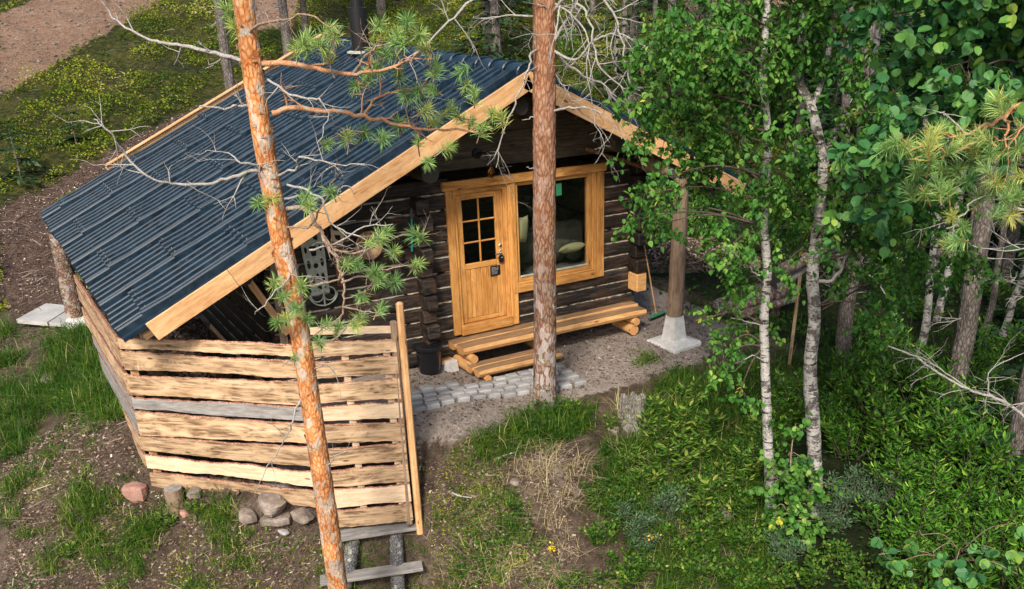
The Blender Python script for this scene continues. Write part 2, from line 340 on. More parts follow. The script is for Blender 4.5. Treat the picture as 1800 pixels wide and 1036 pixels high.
M['leaf_herb']=leaf('herb_leaf',[(0,(.012,.042,.006)),(.45,(.038,.11,.010)),(.8,(.11,.21,.022)),(1,(.32,.34,.07))],.3,.6)
M['leaf_berry']=leaf('berry_shrub_leaf',[(0,(.03,.06,.008)),(.35,(.10,.15,.010)),(.65,(.25,.28,.02)),(.88,(.34,.34,.04)),(1,(.5,.46,.22))],.25,.7,.15)
M['grass']=leaf('grass_blade',[(0,(.018,.052,.006)),(.5,(.055,.135,.010)),(.8,(.13,.21,.02)),(.92,(.30,.29,.07)),(1,(.52,.44,.22))],.3,.55,.25)
M['straw']=leaf('straw_blade',[(0,(.30,.24,.11)),(1,(.60,.50,.28))],.2,.6,.2)
M['needle']=leaf('pine_needle',[(0,(.07,.17,.05)),(.5,(.17,.33,.10)),(.85,(.33,.46,.12)),(1,(.55,.50,.12))],.12,.4,.4)
M['needle_dark']=leaf('spruce_needle',[(0,(.010,.028,.010)),(.6,(.025,.06,.018)),(1,(.06,.10,.03))],.1,.6,.2)
# ------------------------------------------------------------------ roof tile, metal, concrete and the rest
b=NB('slate_blue_roof_tile'); nz=b.noise(b.map((3,3,3)),2.5,5); n2=b.noise(b.map((1,1,1)),160,2)
M['tile']=b.fin(b.ramp(nz,[(.3,(.003,.009,.016)),(.5,(.007,.020,.035)),(.75,(.015,.034,.054))]),b.math('ADD',b.math('MULTIPLY',nz,.25),.27),b.bump(n2,.25,.003),spec=.33)
b=NB('black_paint'); M['black']=b.fin((.012,.012,.013),.32,b.bump(b.noise(b.map((1,1,1)),6,3),.1,.01))
b=NB('black_plastic'); M['plastic']=b.fin((.010,.010,.012),.28)
b=NB('steel'); M['steel']=b.fin((.5,.5,.5),.3,metal=1)
b=NB('screw_head'); M['screw']=b.fin((.25,.22,.15),.6)
b=NB('copper_pan'); nz=b.noise(b.map((4,4,4)),3,5); M['copper']=b.fin(b.ramp(nz,[(.35,(.34,.15,.07)),(.6,(.62,.36,.20))]),.38,b.bump(b.noise(b.map((1,1,1)),30,3),.4,.005),metal=.75)
b=NB('galvanised_plate'); nz=b.noise(b.map((4,4,4)),3,5); M['galv']=b.fin(b.ramp(nz,[(.35,(.34,.36,.29)),(.6,(.52,.54,.45))]),.55,metal=.3)
b=NB('teal_paint'); M['teal']=b.fin((.02,.30,.27),.35)
b=NB('rusty_steel'); nz=b.noise(b.map((4,4,4)),4,5); M['rust']=b.fin(b.ramp(nz,[(.35,(.10,.04,.02)),(.6,(.26,.12,.06))]),.6,metal=.3)
b=NB('concrete'); nz=b.noise(b.map((2,2,2)),4,8,.7); M['concrete']=b.fin(b.ramp(nz,[(.3,(.42,.40,.37)),(.6,(.62,.61,.58))]),.85,b.bump(nz,.3,.01))
def stone(name,c0,c1,c2,sc=4):
    b=NB(name); r=b.rand(); nz=b.noise(b.map((1,1,1)),sc,8,.72); n3=b.noise(b.map((1,1,1)),sc*12,3); col=b.ramp(b.math('ADD',b.math('MULTIPLY',nz,.75),b.math('MULTIPLY',n3,.25)),[(.32,c0),(.5,c1),(.68,c2)])
    return b.fin(b.hsv(col,.5,1,b.math('ADD',b.math('MULTIPLY',r,.45),.75)),.88,b.bump(nz,.7,.02))
M['paver']=stone('granite_paver',(.13,.125,.125),(.29,.285,.28),(.47,.45,.42),6)
M['rock']=stone('field_stone',(.07,.055,.042),(.19,.15,.12),(.36,.30,.25),6); M['rock_red']=stone('red_granite',(.22,.10,.075),(.38,.20,.15),(.5,.3,.24))
M['slabstone']=stone('concrete_slab',(.24,.23,.215),(.34,.33,.31),(.42,.41,.39),3)
b=NB('cream_cloth'); M['cream']=b.fin((.50,.45,.26),.9,b.bump(b.noise(b.map((1,1,1)),60,2),.3,.004))
b=NB('grey_cloth'); M['cloth']=b.fin(b.ramp(b.noise(b.map((1,1,1)),5,4),[(.3,(.05,.045,.04)),(.7,(.14,.125,.11))]),.9)
b=NB('chalk'); M['chalk']=b.fin((.7,.7,.68),.9)
b=NB('green_tag'); M['greentag']=b.fin((.03,.20,.09),.6)
b=NB('yellow_petal'); M['yellow']=b.fin((.75,.5,.03),.6)
b=NB('chinking'); nz=b.noise(b.map((1,1,1)),14,4,.7); M['chink']=b.fin(b.ramp(nz,[(.3,(.16,.12,.08)),(.55,(.50,.42,.31)),(.8,(.66,.60,.48))]),.9,b.bump(nz,.8,.01))
b=NB('window_glass'); gl=b.n('BsdfGlossy'); gl.inputs['Roughness'].default_value=.02; tr=b.n('BsdfTransparent'); tr.inputs[0].default_value=(.88,.91,.88,1); fr=b.n('LayerWeight'); fr.inputs[0].default_value=.5
mx=b.n('MixShader'); b.l(b.math('ADD',b.math('MULTIPLY',b.math('POWER',fr.outputs['Facing'],4.),.9),.035,True),mx.inputs[0]); b.l(tr.outputs[0],mx.inputs[1]); b.l(gl.outputs[0],mx.inputs[2]); b.l(mx.outputs[0],b.out.inputs[0]); M['glass']=b.m
b=NB('bulb_glass'); p=b.n('BsdfGlass'); p.inputs['Color'].default_value=(1,.85,.6,1); p.inputs['Roughness'].default_value=.0; p.inputs['IOR'].default_value=1.3; b.l(p.outputs[0],b.out.inputs[0]); M['bulb']=b.m
b=NB('brass'); M['brass']=b.fin((.7,.45,.15),.25,metal=1)
# ground material: cover masks are stored on the mesh as attributes
b=NB('ground'); v=b.map((1,1,1)); n1=b.noise(v,.9,8,.65); n2=b.noise(v,7,7,.7); n3=b.noise(v,38,5,.7); pv=b.vor(v,22); pc=b.vor(v,22,'F1','Color')
soil=b.ramp(b.math('ADD',b.math('MULTIPLY',n1,.5),b.math('MULTIPLY',n2,.5)),[(.38,(.045,.029,.02)),(.5,(.15,.105,.074)),(.62,(.29,.22,.165))])
n4=b.noise(v,14,6,.75); soil=b.mix(b.ramp(n4,[(.47,(0,0,0)),(.60,(.8,.8,.8))]),soil,(.045,.03,.02)); soil=b.mix(b.ramp(n3,[(.56,(0,0,0)),(.70,(.6,.6,.6))]),soil,(.36,.29,.23))
grav=b.ramp(b.math('ADD',b.math('MULTIPLY',n3,.6),b.math('MULTIPLY',n2,.4)),[(.34,(.19,.15,.12)),(.5,(.40,.33,.28)),(.64,(.58,.51,.45))])
sc_=b.n('SeparateColor'); b.l(pc,sc_.inputs[0]); grav=b.mix(b.math('MULTIPLY',b.ramp(pv,[(.12,(1,1,1)),(.2,(0,0,0))]),b.ramp(sc_.outputs[0],[(.6,(0,0,0)),(.7,(.8,.8,.8))])),grav,(.45,.38,.33))
road=b.ramp(b.math('ADD',b.math('MULTIPLY',n3,.4),b.math('ADD',b.math('MULTIPLY',n2,.35),b.math('MULTIPLY',n1,.25))),[(.36,(.13,.075,.046)),(.5,(.31,.19,.125)),(.62,(.46,.32,.23))])
moss=b.ramp(b.math('ADD',b.math('MULTIPLY',n1,.35),b.math('MULTIPLY',n2,.65)),[(.36,(.012,.018,.005)),(.47,(.035,.042,.009)),(.56,(.09,.085,.018)),(.64,(.13,.085,.05)),(.72,(.26,.20,.10))])
lit=b.ramp(b.math('ADD',b.math('MULTIPLY',n2,.6),b.math('MULTIPLY',n3,.4)),[(.33,(.05,.028,.02)),(.5,(.125,.08,.06)),(.68,(.25,.175,.14))])
fl=b.ramp(b.math('ADD',b.math('MULTIPLY',n1,.35),b.math('MULTIPLY',n2,.65)),[(.35,(.006,.010,.003)),(.52,(.018,.026,.007)),(.68,(.045,.04,.02))])  # forest floor near-black: the shade between the plants is put into its colour
ec=lambda nm: b.ramp(b.math('ADD',b.attr(nm),b.math('MULTIPLY',b.math('SUBTRACT',n2,.5),1.0)),[(.38,(0,0,0)),(.62,(1,1,1))])
col=soil
for nm,c in (('floor',fl),('moss',moss),('litter',lit),('gravel',grav),('road',road)): col=b.mix(ec(nm),col,c)
hh=b.math('ADD',b.math('MULTIPLY',n2,1.2),b.math('MULTIPLY',n3,1.0)); M['ground']=b.fin(col,.95,b.bump(hh,1.,.08),spec=.15)
b=NB('wood_chip'); t=b.attr('tint'); M['chip']=b.fin(b.ramp(t,[(0,(.05,.03,.02)),(.5,(.15,.10,.07)),(.9,(.31,.23,.17)),(1,(.6,.52,.42))]),.9)

# ------------------------------------------------------------------ structure: ground sheet
ROAD=[GP([(-5,175),(60,132),(150,76),(250,20),(300,-20),(90,-20),(-5,30)]),GP([(425,60),(515,45),(520,-20),(420,-20)]),GP([(1190,-20),(1300,-20),(1420,0),(1310,36),(1250,48),(1200,15)])]
LIT=[GP([(-10,365),(60,335),(150,290),(215,250),(400,160),(560,60),(600,60),(420,190),(240,300),(70,372),(110,440),(140,560),(60,565),(-10,545)])]
YARD=GP([(600,640),(735,640),(760,590),(1100,540),(1230,540),(1245,600),(1235,640),(1110,668),(1040,690),(930,735),(860,775),(740,800),(700,740)])
MOUND=GP([(905,830),(950,780),(1020,790),(1048,850),(1000,900),(1015,985),(960,990),(950,890)])
MOUND2=GP([(1050,700),(1075,700),(1085,830),(1055,830)])
DIRTR=GP([(740,790),(860,770),(900,830),(930,900),(860,1040),(800,1040),(760,900)])
SOILL=GP([(0,800),(200,700),(225,700),(262,860),(420,900),(600,930),(600,1040),(0,1040)])
GRL=[GP([(-10,572),(60,578),(130,566),(168,600),(180,660),(215,740),(150,735),(75,705),(95,760),(30,810),(-10,820)])]
xs=np.concatenate([np.arange(-120,-26,6),np.arange(-26,-12,1.),np.arange(-12,14,.085),np.arange(14,34,.8),np.arange(34,150,6)])
ys=np.concatenate([np.arange(-70,-12,4),np.arange(-12,10,.085),np.arange(10,30,.35),np.arange(30,60,1.5),np.arange(60,160,6)])
X,Y=np.meshgrid(xs,ys); xf,yf=X.ravel(),Y.ravel(); zf=gz(xf,yf); nx,ny=len(xs),len(ys)
mb=MB(); i=np.arange(ny-1)[:,None]*nx+np.arange(nx-1)[None,:]; i=i.ravel()
mb.add(np.stack([xf,yf,zf],1),np.stack([i,i+1,i+1+nx,i+nx],1)); go=obj('ground',mb,M['ground'],smooth=True); go['kind']='structure'
def soft(polys,val=1.):
    m=np.zeros(len(xf))
    for k in range(5):
        wx=xf+.5*fbm(xf*1.3+k*7,yf*1.3,4)+.22*math.cos(k*2.5)*(k>0); wy=yf+.5*fbm(xf*1.3+90,yf*1.3+k*5,4)+.22*math.sin(k*2.5)*(k>0)
        q=np.zeros(len(xf))
        for p in polys: q=np.maximum(q,inpoly(wx,wy,p)*val)
        m+=q/5
    return m
def setattr_(nm,v): a=go.data.attributes.new(nm,'FLOAT','POINT'); a.data.foreach_set('value',v.astype(np.float32))
edge=yf+.12*xf
mossm=np.clip((edge-7.0)/.8,0,1)
floorm=np.clip((xf-4.9)/.6,0,1)*np.clip(1-(edge-8)/4,0,1); fr2=np.clip((-2.3-yf)*.7,0,1)*np.clip((xf-.6)/1.2,0,1); floorm=np.maximum(floorm,fr2)
setattr_('floor',floorm*.8); setattr_('moss',np.where(xf>6,mossm*.75,mossm*.8)); setattr_('litter',soft(LIT,.9)); 
yd=soft([YARD],.9); yd=np.maximum(yd,((xf>-3.3)&(xf<4.9)&(yf>-1.2)&(yf<6.3))*.8); setattr_('gravel',np.maximum(yd,soft([MOUND],.45))); setattr_('road',soft(ROAD,.95))
# ------------------------------------------------------------------ log cabin
CX,RZ,SL=.856,3.735,.4797        # ridge x, tile plane at the ridge, slope
YF,YB,XL,XR=-.966,6.41,-4.506,4.91
def roofz(x): return RZ-SL*abs(x-CX)
cab=thing('log_cabin','low tarred log cabin with slate-blue tiled roof, fresh pine barge boards and oiled pine door','cabin',(.8,2.5,-.45))
def log_wall(name,p0,p1,z0,z1,openings,parent,x_off,gable=False,mats=('dark_log',)):
    M_,L=frame(p0,p1); M_=Matrix.Translation((0,0,-M_.translation.z))@M_; b=MB(); ch=MB(); k=0; pitch=.223
    nz=int(round((z1-z0)/pitch)); 
    for c in range(nz):
        a,bz=z0+c*pitch,z0+(c+1)*pitch; lo,hi=0.,L
        if gable:
            hw=(RZ-.14-bz)/SL; lo=max(lo,CX-hw-x_off); hi=min(hi,CX+hw-x_off)
        if hi-lo<.2: continue
        ivs=[(lo,hi)]
        for (ox0,ox1,oz0,oz1) in openings:
            if bz>oz0+.03 and a<oz1-.03:
                n_=[]
                for s,e_ in ivs:
                    if s<ox0: n_.append((s,min(e_,ox0)))
                    if e_>ox1: n_.append((max(s,ox1),e_))
                ivs=n_
        for s,e_ in ivs:
            if e_-s<.03: continue
            m=max(2,int((e_-s)/.18)); rings=[]; sd_=rng.random(3)*60; h=(bz-a)/2; zc=(a+bz)/2
            for i in range(m+1):
                x=s+(e_-s)*i/m; f=fbm(np.array([x*1.3+sd_[0]]),np.array([sd_[1]]))[0]; g=fbm(np.array([x*2+sd_[2]]),np.array([sd_[0]]))[0]
                hh=h*(.96+.09*g); bl_=.055+.03*f; zz=zc+.02*f
                rings.append([(x,.13,zz-hh),(x,-.0,zz-hh),(x,-bl_*.82,zz-hh*.86),(x,-bl_,zz-hh*.5),(x,-bl_*.97,zz+hh*.6),(x,-bl_*.78,zz+hh*.88),(x,0,zz+hh),(x,.13,zz+hh)])
            b.loft(rings)
            if c<nz-1:
                x=s+.02
                while x<e_-.05:
                    ln=rng.uniform(.15,1.1); x2=min(x+ln,e_-.01)
                    if rng.random()<.92:
                        mm=max(2,int((x2-x)/.05)); t=np.linspace(x,x2,mm); w1=.004+.012*rng.random(mm); w1[0]=w1[-1]=.002; zc2=bz+.008*(rng.random(mm)-.5); y_=-.026
                        v=np.concatenate([np.stack([t,np.full(mm,y_-.012),zc2-w1],1),np.stack([t,np.full(mm,y_+.012),zc2+w1],1)]); q=np.arange(mm-1)
                        ch.add(v,np.stack([q,q+1,q+1+mm,q+mm],1))
                    x=x2+rng.uniform(.01,.12)
    o=obj(name,b,[M[m] for m in mats],parent,M_)
    if ch.V and not gable=='boards': obj('chinking',ch,M['chink'],o,M_)
    return o
XW0,XW1=-2.62,3.33
log_wall('front_log_wall',(XW0,0,0),(XW1,0,0),-.36,2.4,[(.06-XW0,1.09-XW0,-.02,2.2),(1.05-XW0,2.62-XW0,.55,2.2)],cab,XW0,True)
log_wall('side_log_wall',(XW0,5.2,0),(XW0,.13,0),-.36,1.75,[],cab,0)
log_wall('end_log_wall',(XW1,.13,0),(XW1,5.2,0),-.36,2.4,[],cab,0)
log_wall('back_log_wall',(XW1,5.3,0),(XW0,5.3,0),-.36,1.75,[],cab,0)
# gable boarding above the logs, each course cut to the roof line
def gable(y,sgn):
    b=MB(); z=2.405
    while z<3.5:
        z2=min(z+.155,3.56); h0=(RZ-.13-z)/SL; h1=max(.02,(RZ-.13-z2)/SL); t=.018+.006*rng.random()
        v=[(CX-h0,-t,z),(CX+h0,-t,z),(CX+h1,-t,z2-.006),(CX-h1,-t,z2-.006),(CX-h0,.03,z),(CX+h0,.03,z),(CX+h1,.03,z2-.006),(CX-h1,.03,z2-.006)]
        b.add(v,[(0,1,2,3),(4,7,6,5),(0,4,5,1),(3,2,6,7),(1,5,6,2),(0,3,7,4)]); z=z2
    obj('gable_boards',b,M['gable'],cab,Matrix.Translation((0,y,0)) if sgn>0 else Matrix.Translation((2*CX,y,0))@Matrix.Rotation(math.pi,4,'Z'))
gable(-.035,1); gable(5.33,-1)
# interior you can see through the panes
b=MB(); b.box(XW0+.15,XW1-.15,.15,5.15,-.02,.0); obj('interior_floor',b,M['gable'],cab)
b=MB(); b.box(-.38,-.30,.16,5.1,0,2.4); obj('interior_wall',b,M['gable'],cab)
b=MB(); b.box(-.3,XW1-.15,3.0,3.05,0,2.4); obj('interior_wall',b,M['gable'],cab)
for z in (.5,.95,1.4,1.85):
    b=MB(); b.box(XW1-.19,XW1-.15,.2,3,z-.2,z+.2,.02); obj('interior_wall_log',b,M['gable'],cab)
so2=thing('sofa','grey sofa with rumpled blankets just inside the big window','sofa',(1.9,.6,0))
def cushion(name,c,w_,h_,t_,mat,parent,rx=0,ry=0,rz=0,n_=10):
    b=MB(); rings=[]
    for i in range(n_+1):
        u=-1+2*i/n_; ring=[]
        for j in range(16):
            a=j*2*math.pi/16; x=math.cos(a);y=math.sin(a); e=abs(x)**.5*(1 if x>0 else -1); f=abs(y)**1.2*(1 if y>0 else -1); k=(1-abs(u)**3)**.5 if abs(u)<1 else .05
            ring.append((u*w_/2,f*t_/2*k,e*h_/2*(1-.12*(1-u*u))))
        rings.append(ring)
    b.loft(rings); o=obj(name,b,mat,parent,Matrix.Translation(c)@Matrix.Rotation(rz,4,'Z')@Matrix.Rotation(rx,4,'X')@Matrix.Rotation(ry,4,'Y'),smooth=True); return o
b=MB(); b.box(1.55,2.95,.28,.95,.1,.62,.05); obj('seat',b,M['cloth'],so2); b=MB(); b.box(1.6,2.95,.85,1.1,.5,1.15,.06); obj('backrest',b,M['cloth'],so2)
cushion('blanket',(2.15,.5,.84),.5,.42,.28,M['cloth'],so2,.5,.2,.3); cushion('blanket',(2.5,.5,.80),.5,.3,.3,M['cloth'],so2,.9,.2,.8)
tag(cushion('cushion',(1.30,.10,1.38),.30,.42,.12,M['cream'],None,.05,R(8),.5),'cream cushion standing upright inside the left side of the window','cushion')
tag(cushion('cushion',(2.28,.22,.93),.42,.24,.14,M['cream'],None,1.1,R(6),.1),'pale cushion lying flat inside the right side of the window','cushion')
# crossing log ends
def crossing(x,y0,z0,z1,ys,ws):
    b=MB(); z=z0; k=0
    while z<z1:
        w=ws[k%len(ws)]; d=ys[k%len(ys)]; h=.205+.02*rng.random(); b.box(x-w/2+rng.normal()*.008,x+w/2,y0-d,y0+.05,z,z+h,.022); z+=h+.012; k+=1
    obj('corner_log_ends',b,M['dark_log'],cab)
crossing(-.42,-.03,-.36,2.1,[.24,.17,.27,.19,.3],[.2,.17,.21])
crossing(3.3,-.03,.47,2.25,[.27,.2,.3],[.21,.17])
b=MB(); b.box(3.2,3.4,-.3,-.04,.16,.455,.015); b.box(3.415,3.53,-.12,.05,.1,.40,.01); obj('corner_block',b,M['bench_side'],cab)
b=MB(); b.box(-.5,-.12,-.2,-.07,-.36,-.30,.01); obj('sill_end',b,M['bench_side'],cab)
plank('sill_board',(XW0-.09,3.4,-.33),(XW0-.09,.5,-.33),.09,.03,M['pine_new'],cab)
# door opening: casings, leaf, glazing, boarding, furniture
PO=M['pine_oiled']
def pk(name,x0,x1,z0,z1,y,t,parent,horiz=False,mat=PO,c=.006,**kw):
    "board on the facade; y is its outer face"
    if horiz: return plank(name,(x0,y+t/2,(z0+z1)/2),(x1,y+t/2,(z0+z1)/2),z1-z0,t,mat,parent,(0,0,1),c,**kw)
    return plank(name,((x0+x1)/2,y+t/2,z0),((x0+x1)/2,y+t/2,z1),x1-x0,t,mat,parent,(1,0,0),c,**kw)
pk('head_board',-.055,2.715,2.14,2.262,-.115,.06,cab,True)
cas=pk('door_casing',0,.115,0,2.139,-.085,.06,cab); pk('door_casing',.985,1.105,-.02,2.139,-.085,.06,cab)
pk('door_jamb',.118,.165,.0,2.139,-.062,.10,cab); pk('door_jamb',.918,.982,.0,2.139,-.060,.10,cab); pk('door_head',.168,.915,2.055,2.139,-.058,.1,cab,True)
pk('door_threshold',.118,.98,-.02,.13,-.105,.14,cab,True)
door=pk('door',.17,.262,.14,2.05,-.035,.05,cab)
for x0,x1,z0,z1,h in ((.79,.913,.14,2.05,0),(.265,.787,1.97,2.05,1),(.265,.787,.955,1.035,1),(.265,.787,.14,.2,1)): pk('door_rail',x0,x1,z0,z1,-.033,.046,door,bool(h))
for x in (.265,.352,.439,.526,.613,.700): pk('door_board',x,x+.084,.203,.952,-.022-.001*rng.random(),.03,door,c=.008)
gx=[.265,.526,.787]; gzz=[1.035,1.347,1.658,1.97]
pk('glazing_bar',.515,.537,1.036,1.969,-.036,.03,door)
for z in (1.347,1.658):
    pk('glazing_bar',.266,.514,z-.011,z+.011,-.035,.028,door,True); pk('glazing_bar',.538,.786,z-.011,z+.011,-.035,.028,door,True)
for i in range(2):
    for j in range(3):
        b=MB(); b.box(gx[i]+.002+i*.01,gx[i+1]-.002-(1-i)*.01,-.014,-.010,gzz[j]+.002,gzz[j+1]-.002); obj('pane',b,M['glass'],door)
b=MB(); b.rev([(.0,0),(.024,0),(.024,.014),(.018,.02),(0,.02)],20); obj('lock',b,M['steel'],door,Matrix.Translation((.85,-.033,1.24))@Matrix.Rotation(math.pi/2,4,'X'))
b=MB(); b.box(.832,.868,-.046,-.034,1.085,1.17,.004); b.tube([(.85,-.046,1.13),(.85,-.09,1.13),(.83,-.1,1.13),(.725,-.1,1.128)],[.01,.01,.011,.009],8); obj('handle',b,M['steel'],door,smooth=True)
b=MB(); b.box(.815,.885,-.075,-.034,.985,1.09,.008); kp=obj('key_box',b,M['plastic'],door)
b=MB(); b.box(.842,.858,-.0775,-.0755,1.062,1.07); obj('key_box_mark',b,M['chalk'],door)
b=MB(); b.box(.665,.83,-.047,-.0345,.80,.945,.003); sg=obj('door_sign',b,M['plastic'],door)
b=MB()
for q,(zr,ws) in enumerate(((.922,(.03,.045,.02)),(.903,(.05,.02,.03)),(.884,(.02,.035,.04)),(.865,(.045,.03)),(.846,(.03,.025,.035)),(.827,(.04,.03)))):
    x=.682+.004*(q%2)
    for w_ in ws:
        b.box(x,x+w_,-.0485,-.0475,zr-.0014,zr+.0014)
        x+=w_+.009
obj('sign_writing',b,M['chalk'],sg)
# window
win=pk('window',1.108,1.165,.63,2.139,-.06,.09,cab)
pk('window_frame',2.40,2.475,.63,2.139,-.06,.09,win); pk('window_frame',1.167,2.398,2.075,2.139,-.058,.09,win,True); pk('window_frame',1.167,2.398,.63,.70,-.058,.09,win,True)
pk('window_reveal',2.478,2.55,.60,2.139,-.075,.09,win)
pk('window_casing',2.553,2.69,.475,2.139,-.09,.06,cab); pk('window_mullion_casing',1.03,1.106,.475,2.139,-.095,.03,cab)
pk('window_sill',1.108,2.55,.475,.60,-.105,.085,cab,True); pk('window_sill_batten',1.108,2.475,.603,.628,-.10,.10,cab,True)
b=MB(); b.box(1.166,2.399,-.075,-.02,.702,.716,.003); obj('glazing_bead',b,M['galv'],win)
b=MB(); b.box(1.166,2.399,-.006,.0,.717,2.074); obj('pane',b,M['glass'],win)
b=MB(); b.box(1.86,1.96,-.0095,-.0075,1.84,2.02); obj('window_sticker',b,M['greentag'],win)
# purlins, beams, posts
for x,z,r in ((-.43,2.50,.125),(2.66,2.60,.125),(CX,3.28,.11),(-3.0,1.52,.10),(4.35,1.72,.09)):
    log('purlin',(x,-.58 if abs(x)<3.2 and x!=CX else -.8,z),(x,6.2,z),r,r,[M['gable'],M['end_dark']],cab)
log('eave_beam',(-4.16,-.85,1.14),(-4.16,6.25,1.14),.085,.085,[M['gable'],M['end_dark']],cab); log('eave_beam',(3.36,-.93,2.2),(3.36,6.2,2.2),.11,.11,[M['post'],M['end_dark']],cab)
for y in (-.9,.9,2.4,3.9,5.4,6.3):
    for s,xe in ((-1,-4.3),(1,4.75)):
        plank('rafter',(CX+s*.03,y,RZ-.14),(xe,y,roofz(xe)-.135),.11,.05,M['under'],cab)
for s,xe in ((-1,XL+.06),(1,XR-.06)):
    b=MB(); nb=int(7.3/.15)
    Mr,L=frame((CX+s*.02,YF+.03,RZ-.055),(xe,YF+.03,roofz(xe)-.045))
    if s<0: sg_=-1
    else: sg_=1
    for k in range(nb): b.box(0,L,sg_*(k*.152) if sg_>0 else -(k+1)*.152+.004,sg_*(k*.152)+.148 if sg_>0 else -k*.152,-.022,-.002,.002)
    obj('roof_deck',b,M['under'],cab,Mr)
log('roof_post',(-4.44,5.62,-.55),(-4.42,5.55,1.02),.15,.125,[M['bark_pine'],M['end_dark']],cab,rough=.08)
b=MB(); b.rev([(0,0),(.24,0),(.23,.12),(.15,.16),(0,.16)],10); obj('post_footing',b,M['concrete'],cab,Matrix.Translation((-4.42,5.5,-.6)))
log('roof_post',(-4.10,.22,-.75),(-4.10,.22,1.06),.10,.09,[M['post'],M['end_fresh']],cab)
log('roof_post',(3.38,-1.07,-.035),(3.42,-1.07,2.12),.128,.115,[M['post'],M['end_dark']],cab,n=9,rough=.12)
b=MB(); 
def sq(h,z): return [(-h,-h,z),(h,-h,z),(h,h,z),(-h,h,z)]
b.loft([sq(.31,0),sq(.315,.05),sq(.30,.085),sq(.150,.11),sq(.14,.13),sq(.10,.50)]); obj('post_footing',b,M['concrete'],cab,Matrix.Translation((3.38,-1.08,-.545))@Matrix.Rotation(R(8),4,'Z'))
plank('brace',(-2.45,-.12,.55),(-2.9,-.12,1.45),.09,.05,M['pine_new'],cab)
plank('brace',(-2.50,-.05,.35),(-2.50,-.05,1.55),.10,.05,M['post'],cab,(1,0,0))
b=MB(); v0=AY(1030,262,-.35); v1=AY(1136,296,-.35); plank('loose_batten',tuple(v0),tuple(v1),.05,.02,M['rust'],cab)
# tiles: pressed ribs run down the slope, every 0.35 m a step, panels lap each other
def slope(s,xe):
    run=abs(xe-CX); Ls=run*math.hypot(1,SL); step=.35; nu=int(math.ceil(Ls/step)); per=.1845; nv=int(round((YB-YF)/per)); per=(YB-YF)/nv
    prof=[(0,-.004),(.20,-.006),(.40,-.002),(.44,.050),(.50,.062),(.68,.060),(.74,.046),(.80,-.004)]
    vs=[];hs=[];wid=[]
    for k in range(nv):
        for p,h in prof: vs.append(YF+(k+p)*per); hs.append(h*(1.5 if k%6==0 else 1)); wid.append(k)
    vs.append(YB); hs.append(0); wid.append(nv-1); vs=np.array(vs); hs=np.array(hs); wid=np.array(wid); pan=wid//6
    rowsU=[];rowsH=[];tin=[]
    ro=rng.random((40,40))
    jitw=rng.normal(0,.012,(60,nv))
    for k in range(nu):
        u0,u1=k*step,min((k+1)*step,Ls)
        pr=(k+ (pan%2)*2)//4; lap=((k+(pan%2)*2)%4==0)
        off=.012*ro[pr%40,pan%40]
        j=jitw[k][wid]*np.where(lap,1.1,.25); j2=jitw[k+1][wid]*.3
        if k==0: j=j*0
        if k==nu-1: j2=j2*0+ rng.normal(0,.008,nv)[wid]
        rowsU+= [np.full(len(vs),u0)+j,np.full(len(vs),u1)+j2+.012]; rowsH+=[hs+off+.001, hs*1.0+off+.003+np.where((k+1+(pan%2)*2)%4==0,.018,0)]
    Uq=np.array(rowsU); H=np.array(rowsH); ca,sa=1/math.hypot(1,SL),SL/math.hypot(1,SL)
    Xq=CX+s*(Uq*ca+H*sa); Zq=RZ-Uq*sa+H*ca; Yq=np.broadcast_to(vs,Uq.shape)
    V=np.stack([Xq,Yq,Zq],-1).reshape(-1,3); m=len(vs); q=(np.arange(len(Uq)-1)[:,None]*m+np.arange(m-1)[None,:]).ravel()
    F=np.stack([q,q+1,q+1+m,q+m],1)
    if s<0: F=F[:,::-1]
    b=MB(); b.add(V,F[:,::-1] if s>0 else F[:,::-1])
    # turned-down rims give the sheet its thickness at the eave and verges
    e=np.arange(m-1)+(len(Uq)-1)*m; lo=V[-m:].copy(); lo[:,2]-=.03; b.add(np.concatenate([V[-m:],lo]),np.stack([np.arange(m-1),np.arange(m-1)+1,np.arange(m-1)+1+m,np.arange(m-1)+m],1))
    for c in (0,m-1):
        ed=V.reshape(len(Uq),m,3)[:,c]; lo=ed.copy(); lo[:,2]-=.045; kk=np.arange(len(Uq)-1); b.add(np.concatenate([ed,lo]),np.stack([kk,kk+1,kk+1+len(Uq),kk+len(Uq)],1))
    o=obj('roof_slope',b,M['tile'],cab)
    sc=MB()
    for k in range(1,nu):
        for p in range(nv):
            if (k+((p//6)%2)*2)%4==0 and rng.random()<.8:
                u=k*step-.05; vy=YF+(p+.58)*per; h=.082; c=np.array([CX+s*(u*ca+h*sa),vy,RZ-u*sa+h*ca]); rr=.0065
                sc.rev([(0,-.01),(rr,-.01),(rr,.004),(rr*.5,.012),(0,.012)],6,c)
    so_=obj('roof_screws',sc,M['screw'],o); so_['kind']='stuff'
slope(-1,XL); slope(1,XR)
b=MB(); nseg=19; 
for k in range(nseg):
    y0=YF-.01+k*(YB-YF)/nseg; y1=y0+(YB-YF)/nseg+.03; rings=[]
    for t,rr in ((0,.128),(.03,.14),(.06,.128),(.8,.112),(1.,.108)):
        a_=np.linspace(-.35,math.pi+.35,12); rings.append(np.concatenate([np.stack([CX-np.cos(a_)*rr*1.15,np.full(12,y0+(y1-y0)*t),RZ-.03+np.sin(a_)*rr],1),np.stack([CX+np.cos(a_)*(rr-.012)*1.15,np.full(12,y0+(y1-y0)*t),RZ-.03+np.sin(a_)*(rr-.012)],1)]))
    b.loft(rings)
b.loft([[(CX+math.cos(q)*.14,YF-.02+dy,RZ-.05+math.sin(q)*.125) for q in np.linspace(-.3,math.pi+.3,14)] for dy in (0,.02)]); obj('ridge_cap',b,M['tile'],cab,smooth=False)
